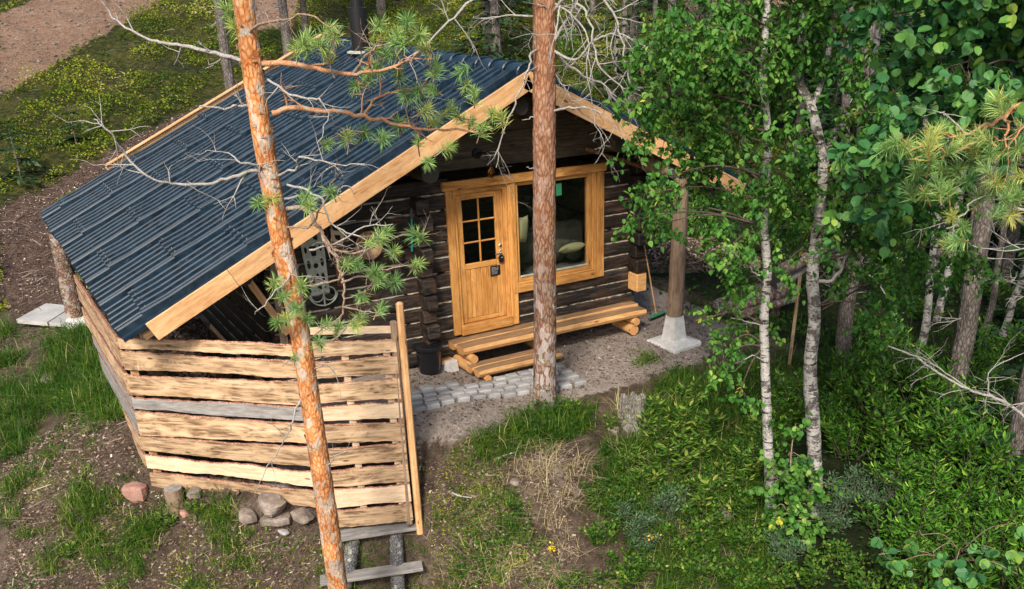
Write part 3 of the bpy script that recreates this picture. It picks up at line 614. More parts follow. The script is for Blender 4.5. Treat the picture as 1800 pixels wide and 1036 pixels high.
def barge(x0,x1,y,top,wd=.235,parent=cab,t=.034):
    z0=roofz(x0)+top; z1=roofz(x1)+top; n_=.5*wd
    # square-cut board hanging under the tile edge
    ux,uz=(x1-x0),(z1-z0); l=math.hypot(ux,uz); ux/=l; uz/=l; px_,pz_=(uz,-ux) if ux>0 else (-uz,ux)
    c0=(x0+px_*n_,y,z0+pz_*n_); c1=(x1+px_*n_,y,z1+pz_*n_); return plank('barge_board',c0,c1,wd,t,M['pine_new'],parent,(0,0,1),.004)
barge(CX-.02,-3.27,YF-.02,.012); barge(-3.275,-4.26,YF-.023,.014); barge(CX+.02,3.0,YF-.02,.012); barge(3.005,4.8,YF-.023,.012)
barge(CX-.02,-3.37,YB+.02,.125,.26); barge(CX+.02,4.8,YB+.02,.125,.26)
plank('verge_trim',(CX-.1,YB+.0,RZ+.11),(-3.37,YB+.0,roofz(-3.37)+.155),.03,.09,M['pine_new'],cab)
nl=MB(); N=520; xx=CX-rng.random(N)*5.2; yy=YF+.1+rng.random(N)*7.2; kk=fbm(xx*1.2,yy*1.2,3)>-.03; xx=xx[kk];yy=yy[kk]; N=len(xx)
for x,y in zip(xx,yy):
    a=rng.random()*6.28; L=rng.uniform(.02,.05); d=np.array([math.cos(a)*L,math.sin(a)*L,0]); d[2]=SL*d[0]; c=np.array([x,y,roofz(x)+.075]); q=np.array([-d[1],d[0],0])*.09; nl.add([c-d-q,c+d-q,c+d+q,c-d+q],[(0,1,2,3)],rng.random()*.8+.2)
nlo=obj('roof_needle_litter',nl,M['twig_dark'],None); nlo['kind']='stuff'
# chimney
ch=MB(); ch.rev([(.0,0),(.15,0),(.15,.86),(.135,.87),(0,.87)],28); ci=obj('chimney',ch,M['black'],cab,Matrix.Translation((.62,4.15,3.5)),smooth=False)
c2=MB(); c2.rev([(0,0),(.10,0),(.10,.2),(0,.2)],16,(0,0,.87)); c2.rev([(0,0),(.05,0),(.05,.45),(0,.45)],12,(.03,0,.87)); obj('chimney_flue',c2,M['black'],ci,Matrix.Translation((.62,4.15,3.5)))
b=MB(); b.rev([(.17,0),(.24,.0),(.24,.02),(.17,.04)],24,caps=False); obj('chimney_flashing',b,M['galv'],ci,Matrix.Translation((.62,4.15,3.66)))

# ------------------------------------------------------------------ things on the facade
t=thing('wall_lamp','black goose-neck wall lamp with a clear bulb above the door','lamp',(.53,-.055,2.6))
b=MB(); b.rev([(0,0),(.075,0),(.07,.03),(.02,.04),(0,.04)],20); obj('wall_plate',b,M['black'],t,Matrix.Translation((.53,-.055,2.60))@Matrix.Rotation(math.pi/2,4,'X'))
b=MB(); b.tube([(.53,-.09,2.6),(.55,-.2,2.63),(.58,-.30,2.63),(.6,-.34,2.58),(.6,-.34,2.52)],.011,8); obj('lamp_arm',b,M['black'],t,smooth=True)
b=MB(); b.rev([(0,.0),(.03,0),(.032,.03),(.022,.08),(0,.085)],16); obj('lamp_holder',b,M['black'],t,Matrix.Translation((.6,-.34,2.45)))
b=MB(); b.rev([(0,-.15),(.02,-.147),(.042,-.125),(.052,-.09),(.042,-.05),(.022,-.02),(.02,0),(0,0)],20); bu=obj('bulb',b,M['bulb'],t,Matrix.Translation((.6,-.34,2.45)),smooth=True)
b=MB(); b.tube([(-.012,0,-.04),(-.018,0,-.1),(0,0,-.06),(.018,0,-.1),(.012,0,-.04)],.002,5); obj('filament',b,M['brass'],bu,Matrix.Translation((.6,-.34,2.45)))
def flat(name,outline,holes,th,mat,parent,Mx):
    "cut-out sheet: outline polygon with holes, via 2-D curve turned to mesh"
    cu=bpy.data.curves.new(name,'CURVE'); cu.dimensions='2D'; cu.fill_mode='BOTH'; cu.extrude=th/2
    for pl in [outline]+holes:
        sp=cu.splines.new('POLY'); sp.points.add(len(pl)-1); sp.use_cyclic_u=True
        for k,(x,y) in enumerate(pl): sp.points[k].co=(x,y,0,1)
    tmp=bpy.data.objects.new('tmp',cu); COL.objects.link(tmp); dg=bpy.context.evaluated_depsgraph_get(); me=bpy.data.meshes.new_from_object(tmp.evaluated_get(dg)); bpy.data.objects.remove(tmp)
    me.materials.clear(); me.materials.append(mat); o=bpy.data.objects.new(name,me); link(o,parent,Mx); return o
def circ(cx,cy,r,n_=20,ry=None): return [(cx+r*math.cos(k*2*math.pi/n_),cy+(ry or r)*math.sin(k*2*math.pi/n_)) for k in range(n_)]
FAC=lambda x,z,y=-.075,rot=0: Matrix.Translation((x,y,z))@Matrix.Rotation(math.pi/2,4,'X')@Matrix.Rotation(rot,4,'Z')
# openwork plate with a wheel below
t=thing('cutout_plate','pale openwork metal plate with slots and two rings, hanging on the log wall','hanging plate',(-1.95,-.08,1.4))
out=[(-.15,.42),(-.11,.46),(.11,.46),(.15,.42),(.15,.1),(.13,-.2),(.12,-.42),(-.12,-.42),(-.13,-.2),(-.15,.1)]
holes=[[(-.09,.36),(-.03,.40),(-.03,.32),(-.08,.30)],[(.03,.40),(.09,.36),(.08,.30),(.03,.32)],circ(-.1,.2,.02,10,.05),circ(.1,.2,.02,10,.05),[(-.05,.24),(.05,.24),(.03,.1),(-.03,.1)],circ(-.09,.0,.025,10,.06),circ(.09,.0,.025,10,.06),circ(0,-.03,.035,12),circ(-.07,-.2,.028,12,.06),circ(.07,-.2,.028,12,.06),circ(0,-.18,.022,12,.05),circ(0,-.34,.035,12),circ(-.08,-.35,.02,10),circ(.08,-.35,.02,10)]
flat('plate',out,holes,.012,M['galv'],t,FAC(-1.95,1.42,-.085,R(3)))
b=MB()
for cx_ in (-.085,.085):
    a_=np.linspace(0,2*math.pi,25); b.tube(np.stack([-1.90+cx_+.085*np.cos(a_),np.full(25,-.10),.99+.09*np.sin(a_)],1),.010,6,caps=False)
a_=np.linspace(math.pi,2*math.pi,20); b.tube(np.stack([-1.90+.19*np.cos(a_),np.full(20,-.105),1.0+.16*np.sin(a_)],1),.010,6)
b.tube([(-1.9,-.1,1.1),(-1.9,-.11,.83)],.012,6); obj('ring_frame',b,M['galv'],t,smooth=True)
t=thing('hand_saw','rusty hand saw with pale wooden handle hanging beside the copper pan','saw',(-1.63,-.08,1.5))
flat('blade',[(-.06,.12),(.075,.12),(.035,-.50),(-.03,-.50)],[],.004,M['rust'],t,FAC(-1.63,1.56,-.08,R(-3)))
flat('handle',[(-.08,.28),(-.06,.31),(-.045,.26),(.07,.235),(.11,.26),(.1,.2),(.09,.12),(.06,.03),(.03,.06),(-.04,.09),(-.075,.14)],[[(-.035,.2),(.05,.19),(.05,.11),(-.02,.14)]],.024,M['slab_pale'],t,FAC(-1.63,1.56,-.085,R(-3)))
t=thing('copper_pan','round hammered copper pan hanging on the dark log wall','pan',(-1.21,-.08,1.56))
b=MB(); b.rev([(0,.07),(.085,.07),(.10,.062),(.185,.0),(.195,-.002),(.195,.006),(.187,.008),(.103,.072),(.087,.08),(0,.08)],40); obj('bowl',b,M['copper'],t,Matrix.Translation((-1.21,-.165,1.57))@Matrix.Rotation(R(-90),4,'X'),smooth=True)
t=thing('loppers','teal-handled loppers hanging open on the log wall','loppers',(-.53,-.08,1.8))
for (xa,za),(xb,zb) in (((-.545,1.83),(-.58,1.38)),((-.515,1.83),(-.36,1.44))):
    log('handle',(xa,-.10,za),(xb,-.10,zb),.016,.018,M['teal'],t,n=8,seg=2)
flat('blade',[(-.03,0),(-.035,.08),(-.01,.14),(.01,.1),(.03,.14),(.035,.06),(.02,0),(0,-.04)],[],.012,M['steel'],t,FAC(-.53,1.84,-.1))
t=thing('small_spade','small black spade hanging on the log wall below the loppers','spade',(-.68,-.08,1.4))
b=MB(); b.tube([(-.7,-.08,1.6),(-.7,-.08,1.22)],.009,6); obj('shaft',b,M['black'],t); flat('blade',[(-.055,.09),(.055,.09),(.055,-.05),(0,-.09),(-.055,-.05)],[],.006,M['black'],t,FAC(-.7,1.14,-.075))
# ------------------------------------------------------------------ bench and step: half logs on cross pieces
def half_log(name,p0,p1,wd,th,parent):
    M_,L=frame(p0,p1); b=MB(); rings=[]; seg=14; ph=rng.random()*30
    for i in range(seg+1):
        x=L*i/seg; w_=wd/2*(1+.05*fbm(np.array([x+ph]),np.array([3.]))[0]); e=.012 if i in(0,seg) else 0
        rings.append([(x,-w_+.006,0-e),(x,w_-.006,0-e),(x,w_,-.012-e),(x,w_+.012,-th*.45),(x,w_-.01,-th*.8),(x,w_*.55,-th),(x,-w_*.55,-th),(x,-w_+.01,-th*.8),(x,-w_-.012,-th*.45),(x,-w_,-.012-e)])
    k=10; V=np.array(rings).reshape(-1,3)
    F=[];I=[]
    for i in range(seg):
        for j in range(k): F.append((i*k+j,i*k+(j+1)%k,(i+1)*k+(j+1)%k,(i+1)*k+j)); I.append(0 if j in (0,) else 1)
    F=np.array(F);I=np.array(I); b.add(V,F[I==0]); b.add(V,F[I==1],mi=1); b.add(rings[0],[list(range(k))[::-1]],mi=2); b.add(rings[-1],[list(range(k))],mi=2)
    return obj(name,b,[M['bench_top'],M['bench_side'],M['end_fresh']],parent,M_)
bn=thing('log_bench','long half-log pine bench along the cabin front under the door and window','bench',(1.6,-.27,-.5))
half_log('seat_slab',(-.10,-.135,-.05),(3.28,-.11,-.05),.225,.12,bn); half_log('seat_slab',(-.07,-.37,-.052),(3.22,-.43,-.052),.235,.13,bn)
for x in (.06,1.35,3.02):
    log('cross_log',(x,-.56,-.235),(x,0,-.235),.062,.062,[M['bench_side'],M['end_fresh']],bn,seg=2)
    log('foot_log',(x-.03,-.53,-.38),(x-.03,0,-.38),.085,.085,[M['bench_side'],M['end_fresh']],bn,seg=2)
st=thing('log_step','short half-log step on the ground in front of the bench','step',(.7,-.68,-.5))
half_log('tread_slab',(-.04,-.58,-.30),(1.35,-.60,-.30),.17,.10,st); half_log('tread_slab',(-.02,-.765,-.302),(1.38,-.79,-.302),.18,.115,st)
for x in (.12,1.15): log('cross_log',(x,-.86,-.45),(x,-.5,-.45),.05,.05,[M['bench_side'],M['end_fresh']],st,seg=2)
# bucket
BZ=gz1(-.5,-.2)+.01
t=thing('black_bucket','glossy black plastic bucket with lid beside the bench end','bucket',(-.5,-.2,-.52))
b=MB(); b.rev([(0,0),(.145,0),(.15,.01),(.195,.43),(.0,.43)],32); obj('bucket_body',b,M['plastic'],t,Matrix.Translation((-.5,-.2,BZ)),smooth=False)
b=MB(); b.rev([(.196,.38),(.222,.385),(.222,.425),(.21,.435),(.17,.43),(.165,.415),(0,.415)],32,caps=False); obj('lid',b,M['plastic'],t,Matrix.Translation((-.5,-.2,BZ)))
b=MB(); a_=np.linspace(0,math.pi,16); b.tube(np.stack([-.5+.215*np.cos(a_),-.2-.06*np.sin(a_)*2.2,BZ+.39-.14*np.sin(a_)],1),.006,6); obj('bail_handle',b,M['plastic'],t,smooth=True)
b=MB(); b.loft([sq(.10,0),sq(.085,.2),sq(.08,.21)]); tag(obj('concrete_block',b,M['concrete'],None,Matrix.Translation((-.17,-.18,-.52))@Matrix.Rotation(R(10),4,'Z')),'pale concrete foundation block between the bucket and the bench','block')
# broom
t=thing('push_broom','broom with wooden handle and dark green head leaning at the cabin corner','broom',(3.85,0,-.48))
log('broom_handle',(3.83,-.02,-.40),(3.50,-.02,1.0),.014,.014,M['pine_new'],t,n=8,seg=2)
b=MB(); b.box(-.19,.19,-.03,.03,0,.035,.006); hd=obj('broom_head',b,M['greentag'],t,Matrix.Translation((3.85,-.04,-.43))@Matrix.Rotation(R(15),4,'Z'))
b=MB()
for k in range(260):
    x,y=rng.uniform(-.185,.185),rng.uniform(-.028,.028); dx,dy=rng.normal(0,.012,2); b.add([(x-.002,y,0),(x+.002,y,0),(x+dx+.002,y+dy,-.07),(x+dx-.002,y+dy,-.07)],[(0,1,2,3)])
obj('bristles',b,M['plastic'],t,Matrix.Translation((3.85,-.04,-.43))@Matrix.Rotation(R(15),4,'Z'))
# ------------------------------------------------------------------ slab-board screen fence
C1=(-4.44,-.06); C2=(-2.68,-1.63); C3=(-1.71,-2.08)
def zrow(c,row):
    lo,hi=-5,4
    for _ in range(40):
        m=(lo+hi)/2; d=np.array([c[0],c[1],m])-CAM; y=PPY-FPX*(d@UP)/(d@FW)
        if y>row: lo=m
        else: hi=m
    return m
fe=thing('slab_board_fence','angled screen of rough bark-edged slab boards standing on the bank before the roof corner','fence',(-2.7,-1.6,-1.5))
def slab_board(p0,p1,z0b,z0t,z1b,z1t,mat,out,name='board'):
    "p0,p1 plan points; bottom/top heights at each end; flat face outward, bark along the rounded back and upper edge"
    a=Vector((p0[0],p0[1],(z0b+z0t)/2)); c=Vector((p1[0],p1[1],(z1b+z1t)/2)); M_,L=frame(a,c); b=MB(); seg=max(10,int(L/.06)); ph=rng.random(4)*60; rings=[]
    for i in range(seg+1):
        t=i/seg; x=L*t; h=((z0t-z0b)*(1-t)+(z1t-z1b)*t)/2-.010
        up=h+.06*fbm(np.array([x*1.6+ph[0]]),np.array([ph[1]]),4)[0]+.014*(rng.random()-.5); dn=h+.06*fbm(np.array([x*1.6+ph[2]]),np.array([ph[3]]),4)[0]+.012*(rng.random()-.5)
        th=.034; rings.append([(x,-.012,-dn),(x,-.012,up-.012),(x,-.004,up),(x,th*.7,up-.008),(x,th,up-.04),(x,th,-dn+.05),(x,th*.5,-dn+.01)])
    if out<0: rings=[[(x,-y,z) for x,y,z in r][::-1] for r in rings]
    k=7; V=np.array(rings).reshape(-1,3); fr=[];bk=[]
    front={0} if out>0 else {5}
    for i in range(seg):
        for j in range(k): (fr if j in front else bk).append((i*k+j,i*k+(j+1)%k,(i+1)*k+(j+1)%k,(i+1)*k+j))
    b.add(V,fr); b.add(V,bk,mi=1); b.add(rings[0],[list(range(k))[::-1]]); b.add(rings[-1],[list(range(k))]); return obj(name,b,[M[mat],M['bark_red']],fe,M_)
M['bark_red']=bark('red_bark_edge',[(.3,(.07,.025,.015)),(.5,(.26,.11,.07)),(.7,(.44,.25,.18))],sc=1.2,stretch=1,bs=.8)
LW=[(592,612,603,629),(615,648,634,667),(655,694,671,713),(696,718,713,742),(721,764,745,782),(766,793,783,823),(797,822,828,857),(827,862,863,893)]
RW=[(600,628,591,619),(633,668,622,657),(674,710,662,700),(714,741,704,735),(746,780,739,773),(787,822,777,808),(828,856,811,844),(859,894,847,880),(896,930,884,914)]
mats_l=['slab','slab','slab','grey_wood','slab','slab','slab_pale','slab']; mats_r=['slab','slab','slab','slab_pale','slab','slab','slab','slab_pale','slab']
zl=[]
for (a0,a1,b0,b1),m in zip(LW,mats_l):
    z=(zrow(C1,a1),zrow(C1,a0),zrow(C2,b1),zrow(C2,b0)); zl.append(z); slab_board((C1[0]-.03,C1[1]+.0),(C2[0]-.005,C2[1]-.01),*z,m,1)
for (a0,a1,b0,b1),m in zip(RW,mats_r): slab_board((C2[0]+.01,C2[1]-.012),(C3[0]-.02,C3[1]-.01),zrow(C2,a1),zrow(C2,a0),zrow(C3,b1),zrow(C3,b0),m,1)
bk=[3.5,3.5,3.45,2.9,2.6,1.4,.8]
for k,yb in enumerate(bk):
    zb,zt=zl[k][0],zl[k][1]; dz=-.12*(yb/4); slab_board((C1[0]-.045,yb),(C1[0]-.04,C1[1]+.03),zb+.04+dz,zt+.03+dz,zb+.0,zt-.0,['slab','slab','slab','grey_wood','grey_wood','slab','slab'][k],1)
a0=AZ(552,588,1.0); plank('top_rail',(C2[0]+.05,C2[1]+.07,1.05),(C3[0]-.03,C3[1]+.06,1.03),.09,.035,M['slab_pale'],fe)
pt=VP(700,530,(C3[0],C3[1],0)); pb=VP(737,938,(C3[0],C3[1],0)); plank('post',(pb[0],pb[1]-.03,pb[2]),(pt[0],pt[1]-.03,pt[2]),.085,.075,M['pine_new'],fe,(1,0,0),.02)
plank('post',(pb[0]-.10,pb[1]+.06,pb[2]+.15),(pt[0]-.06,pt[1]+.06,pt[2]-.25),.07,.08,M['post'],fe,(1,0,0),.01)
plank('post',(C2[0]+.02,C2[1]+.08,-1.7),(C2[0]+.02,C2[1]+.08,1.0),.09,.07,M['post'],fe,(1,0,0)); plank('post',(C1[0]+.07,C1[1]+.03,-1.3),(C1[0]+.07,C1[1]+.03,.9),.09,.07,M['pine_new'],fe,(1,0,0))
for y in (1.3,2.4,3.4): plank('post',(C1[0]+.04,y,-.6),(C1[0]+.04,y,.75),.09,.05,M['post'],fe,(0,1,0))
for k in range(8):
    for f in (.42,.88):
        zc=(zrow(C2,(RW[k][1]+RW[k+1][0])/2)*(1-f)+zrow(C3,(RW[k][3]+RW[k+1][2])/2)*f); x=C2[0]+(C3[0]-C2[0])*f; y=C2[1]+(C3[1]-C2[1])*f+.03
        b=MB(); b.box(x-.04,x+.04,y-.02,y+.02,zc-.07,zc+.07,.003); obj('spacer_block',b,M['slab_pale'],fe)
# steps below the fence
sp_=thing('plank_steps','two weathered grey plank steps on round log stringers below the fence','steps',tuple(AZ(655,985,-2.1)))
def tread(pl,pr,z,wd):
    a=AZ(*pl,z); c=AZ(*pr,z); d=(c-a); d/=np.linalg.norm(d); nrm=np.array([-d[1],d[0],0]); plank('tread',tuple(a+nrm*wd/2),tuple(c+nrm*wd/2),.045,wd,M['grey_wood'],sp_,(0,0,1),.004)
    return a,c
ta=tread((588,952),(735,930),-1.72,.24); tb=tread((563,1029),(744,1002),-2.12,.2)
for f in (.18,.72):
    a=ta[0]*(1-f)+ta[1]*f; c=tb[0]*(1-f-.02)+tb[1]*(f+.02); a=a+np.array([.04,.10,-.14]); c=c+np.array([.04,.10,-.14]); e_=c+(c-a)*1.1; a=a-(c-a)*.15
    log('stringer_log',tuple(a),tuple(e_),.09,.10,[M['old_log'],M['end_dark']],sp_,rough=.12,crook=.08)
# ------------------------------------------------------------------ small things on the ground
def cobble(w_,d_,h_):
    b=MB(); j=lambda s=.08: 1+rng.normal()*s*.25; x,y=w_/2,d_/2; c=.008
    def ring(dx,z): return [((-x+dx)*j(),(-y+dx)*j(),z),((0)*1,(-y+dx)*j(),z),((x-dx)*j(),(-y+dx)*j(),z),((x-dx)*j(),(y-dx)*j(),z),((0),(y-dx)*j(),z),((-x+dx)*j(),(y-dx)*j(),z)]
    b.loft([ring(.01,-h_),ring(0,-h_*.5),ring(.0,-c),ring(c,0)]); return b
pl0=AZ(722,728,-.48); pr0=AZ(1036,678,-.48); pl1=AZ(716,700,-.48); pr1=AZ(985,640,-.48)
k=0
for j in range(4):
    na=13 if j%2 else 12
    for i in range(na):
        u=(i+.5+rng.normal()*.04)/na; vv=(j+.5+rng.normal()*.05)/4
        p=(pl0*(1-u)+pr0*u)*(1-vv)+(pl1*(1-u)+pr1*u)*vv
        if (j==3 and rng.random()<.3): continue
        z=gz1(p[0],p[1])+.062+rng.normal()*.009; dr=pr0-pl0; ang=math.atan2(dr[1],dr[0])+rng.normal()*.05
        o=obj('paving_sett',cobble(rng.uniform(.168,.186),rng.uniform(.104,.118)+.03*(i/na),.10),M['paver'],None,Matrix.Translation((p[0],p[1],z))@Matrix.Rotation(ang,4,'Z')@Matrix.Rotation(rng.normal()*.03,4,'X'))
        tag(o,'grey rough-cut granite sett in the short paved strip before the step','paving stone','granite setts of the paved strip')
def rock(name,label,p,size,mat,seed,cat='rock',group=None,boxy=.9):
    rg=np.random.default_rng(seed); b=MB(); n1,n2=14,9; V=[]; pl=rg.normal(size=(9,3)); pl/=np.linalg.norm(pl,axis=1)[:,None]; dd=rg.uniform(.5,.85,9); rings=[]
    for i in range(n2+1):
        th=math.pi*i/n2; ring=[]
        for j in range(n1):
            a=2*math.pi*j/n1; d=np.array([math.sin(th)*math.cos(a),math.sin(th)*math.sin(a),math.cos(th)]); r=1.; cube=.82/np.abs(d).max(); sc0=(1-boxy)+boxy*min(cube,1.3)
            for q,e in zip(pl,dd):
                c=d@q
                if c>0: r=min(r,e/c)
            r*=1+.015*rg.normal(); ring.append(d*min(r*1.25,sc0)*np.array(size)/2)
        rings.append(ring)
    b.loft(rings); z=gz1(p[0],p[1])
    return tag(obj(name,b,mat,None,Matrix.Translation((p[0],p[1],z+size[2]*.22))@Matrix.Rotation(rg.uniform(0,6),4,'Z')),label,cat,group)
for px,py,sz,mt,lb,sd in ((240,872,(.36,.3,.3),'rock_red','reddish angular granite stone by the lower fence corner',1),(437,910,(.34,.26,.18),'rock','first square grey stone of the row below the fence, beside the grass',2),(478,893,(.60,.36,.26),'rock','large brown stone under the lowest fence board',3),
    (485,918,(.44,.28,.15),'rock','flat grey-violet stone in the middle of the stone row below the fence',4),(533,912,(.36,.30,.19),'rock','round stone of the row just left of the orange pine trunk',5),(324,905,(.16,.12,.09),'rock_red','small pinkish stone below the round wooden stub',6),
    (1272,910,(.26,.22,.22),'rock','lone squarish grey-brown stone in the grass left of the birch',7),(905,850,(.16,.14,.1),'rock','pale stone at the edge of the bare earth mound',8),(498,936,(.22,.12,.06),'slabstone','flat white stone chip below the stone row',9),(90,668,(.42,.28,.16),'rock','half-buried grey stone in the grass left of the fence',10),
    (1080,760,(.2,.16,.14),'rock','small dark stone below the stump',12),(345,868,(.3,.22,.16),'rock','pale stone beside the wooden stub under the fence',13)):
    rock('stone',lb,G(px,py),sz,M[mt],sd)
p=G(312,892); t=tag(log('wooden_stub',(p[0],p[1]+.05,p[2]-.1),(p[0],p[1]+.05,p[2]+.26),.12,.11,[M['post'],M['grey_wood']],rough=.1),'short round weathered wooden stub under the fence corner','post')
for (pts,lb) in (([(28,560),(80,532),(128,536),(82,565)],'larger pale concrete paving slab behind the corner post'),([(75,563),(128,538),(150,545),(120,566)],'smaller concrete paving slab touching the corner post')):
    b=MB(); q=[AZ(*p_,-.44) for p_ in pts]; zt=max(gz1(v[0],v[1]) for v in q)+.035; b.loft([[(v[0],v[1],zt-.07) for v in q],[(v[0],v[1],zt) for v in q]]); tag(obj('paving_slab',b,M['slabstone']),lb,'paving slab')
# stump: old grey, split, tapering roots
p=G(1112,735); b=MB(); an=np.arange(40)*2*math.pi/40; rr=1+.16*np.cos(an*5+1)+.08*np.cos(an*3)+.05*rng.normal(size=40); rings=[]
for z,s_ in ((-.25,.36),(-.06,.28),(.05,.19),(.13,.165),(.26,.16)): rings.append(np.stack([np.cos(an)*rr*s_,np.sin(an)*rr*s_,z+(.08*rng.random(40) if z>.25 else np.zeros(40))],1))
rings.append(np.stack([np.cos(an)*rr*.11,np.sin(an)*rr*.11,np.full(40,.18)],1)); b.loft(rings)
tag(obj('tree_stump',b,M['stump'],None,Matrix.Translation((p[0],p[1],p[2]))),'old grey split tree stump in the grass right of the big pine','stump')
# rough logs lying beyond the post
for (a_,c_,r0,lb) in (((1252,560),(1395,515),.15,'thick rough-barked log lying lowest beyond the roof post'),((1248,552),(1380,500),.12,'dark split log lying behind the thick rough one'),((1290,566),(1400,530),.07,'thin reddish log lying before the rough log pile')):
    A_=G(*a_); B_=AZ(*c_,A_[2]+.12); tag(log('fallen_log',tuple(A_+np.array([0,0,r0*.6])),tuple(B_+np.array([0,0,.05])),r0,r0*.9,[M['bark_pine'],M['end_dark']],rough=.3,crook=.15,n=12),lb,'log')
for (a_,c_,r0,lb) in (((1358,492),(1490,415),.13,'reddish brown log propped up at a slant behind the birches'),((1362,505),(1470,440),.06,'thin pale pole lying under the slanted brown log')):
    A_=VP(*a_,(6.2,-.6,0)); B_=VP(*c_,(8.0,.6,0)); tag(log('fallen_log',tuple(A_),tuple(B_),r0,r0*.85,[M['bark_pine'] if r0>.1 else M['twig_dead'],M['end_dark']],rough=.25,crook=.15,n=12),lb,'log')
A_=VP(1362,560,(6.2,-.6,0)); tag(log('log_prop',(A_[0],A_[1],gz1(A_[0],A_[1])-.1),(A_[0],A_[1],A_[2]+.5),.09,.08,[M['bark_pine'],M['end_dark']]),'short upright post carrying the slanted brown log','post')
A_=VP(1390,608,(4.2,-2.,0)); B_=VP(1407,482,(4.2,-2.,0)); A_[2]=min(A_[2],gz1(A_[0],A_[1]))-.1
b=MB(); plank('marker_stake',tuple(A_),tuple(B_),.06,.025,M['slab'],None,(1,0,0)); tag(bpy.data.objects['marker_stake'],'thin upright sawn wooden stake between the two birches','stake')
# chip heap behind the post
hc=G(1215,470); b=MB(); th=np.arange(28)*2*math.pi/28; rings=[]
for f,z in ((1.35,-.15),(1.1,.1),(.85,.28),(.55,.42),(.25,.5),(.02,.52)): rings.append(np.stack([np.cos(th)*1.35*f*(1+.1*rng.random(28)),np.sin(th)*.9*f*(1+.1*rng.random(28)),z+.03*rng.random(28)],1))
b.loft(rings[::1]); N=5200; a_=rng.random(N)*6.28; f=np.sqrt(rng.random(N))*1.25; hx=np.cos(a_)*1.35*f; hy=np.sin(a_)*.9*f; hz=np.interp(f,[0,.25,.55,.85,1.1,1.3],[.54,.52,.44,.3,.12,-.08])+.01
def rotm(N,tilt=1.):
    z=rng.random(N)*6.283; a=rng.normal(0,tilt,N); c=rng.normal(0,tilt,N)
    cz,sz,ca,sa,cc,sc2=np.cos(z),np.sin(z),np.cos(a),np.sin(a),np.cos(c),np.sin(c); O=np.zeros(N);I=np.ones(N)
    Rz=np.stack([np.stack([cz,-sz,O],1),np.stack([sz,cz,O],1),np.stack([O,O,I],1)],1); Rx=np.stack([np.stack([I,O,O],1),np.stack([O,ca,-sa],1),np.stack([O,sa,ca],1)],1); Ry=np.stack([np.stack([cc,O,sc2],1),np.stack([O,I,O],1),np.stack([-sc2,O,cc],1)],1)
    return Rz@Rx@Ry
def scatter(mb,tv,tf,P,Rm,S,tint=None,mi=0):
    tv=np.asarray(tv,float); tf=np.asarray(tf,int); N=len(P); S=np.asarray(S,float).reshape(-1,1,1)*np.ones((N,1,1))
    V=np.einsum('nij,kj->nki',Rm,tv)*S+np.asarray(P)[:,None,:]; F=(tf[None]+np.arange(N)[:,None,None]*len(tv)).reshape(-1,tf.shape[1])
    mb.add(V.reshape(-1,3),F,None if tint is None else np.repeat(tint,len(tf)),mi)
QUAD=([(-.5,-.25,0),(.5,-.25,0),(.5,.25,0),(-.5,.25,0)],[(0,1,2,3)])
BIRCH=([(0,0,0),(.22,.36,.07),(.6,.31,.07),(1,0,-.05),(.6,-.31,.07),(.22,-.36,.07)],[(0,3,2,1),(0,5,4,3)])
ROUND=([(0,0,0),(.08,.27,.03),(.33,.46,.06),(.72,.38,.05),(.98,0,-.05),(.72,-.38,.05),(.33,-.46,.06),(.08,-.27,.03),(.5,0,0)],[(0,8,2,1),(8,4,3,2),(0,7,6,8),(8,6,5,4)])
WILL=([(0,0,0),(.35,.17,.05),(.7,.14,.03),(1,0,-.08),(.7,-.14,.03),(.35,-.17,.05)],[(0,3,2,1),(0,5,4,3)])
RHOMB=([(0,0,0),(.5,.3,.05),(1,0,-.04),(.5,-.3,.05)],[(0,1,2,3)])
scatter(b,*QUAD,np.stack([hx,hy,hz+.015],1),rotm(N,.5),rng.uniform(.04,.10,N),rng.random(N))
o=obj('wood_chip_heap',b,M['chip'],None,Matrix.Translation((hc[0]+.3,hc[1]+.3,hc[2]-.12))); o['kind']='stuff'
# ------------------------------------------------------------------ vegetation tools
def blades(mb,P,L,w,lean,az=None,tint=None,mi=0):
    N=len(P); az=rng.random(N)*6.283 if az is None else az; L=np.broadcast_to(L,(N,)); w=np.broadcast_to(w,(N,)); lean=np.broadcast_to(lean,(N,))
    d=np.stack([np.cos(az),np.sin(az),np.zeros(N)],1); sdv=np.stack([-np.sin(az),np.cos(az),np.zeros(N)],1); lv=[]
    for t,ww in ((0,1),(.4,.9),(.75,.6)):
        c=P+d*(L*lean*t**1.8)[:,None]; c[:,2]+=L*(t-.62*lean*t**2.0); lv+= [c-sdv*(w*ww/2)[:,None],c+sdv*(w*ww/2)[:,None]]
    t=1.; c=P+d*(L*lean)[:,None]; c[:,2]+=L*(1-.55*lean); lv.append(c)
    V=np.stack(lv,1).reshape(-1,3); o=np.arange(N)[:,None]*7; T=np.random.default_rng(5).random(N) if tint is None else tint
    q=np.concatenate([o+np.array([0,1,3,2]),o+np.array([2,3,5,4])]); mb.add(V,q,np.concatenate([T,T]),mi)
    base=mb.n-len(V); mb.L.append((o+np.array([4,5,6])+base).ravel()); mb.S.append(np.full(N,3)); mb.T.append(T); mb.I.append(np.full(N,mi))
def tussocks(mb,xy,n,L,spread=.075,lean=(.2,1.45),w=.009,tb=0.,mi=0):
    m=len(xy); z=gz(xy[:,0],xy[:,1]); c=np.repeat(np.column_stack([xy,z-.01]),n,0); sc=np.repeat(rng.uniform(.6,1.25,m),n); c[:,:2]+=rng.normal(0,spread,(len(c),2)); tt=np.repeat(rng.normal(0,.12,m),n)
    blades(mb,c,rng.uniform(.55,1.1,len(c))*L*sc,w,rng.uniform(*lean,len(c)),tint=np.clip(rng.normal(.48+tb,.2,len(c))+tt,0,1),mi=mi)
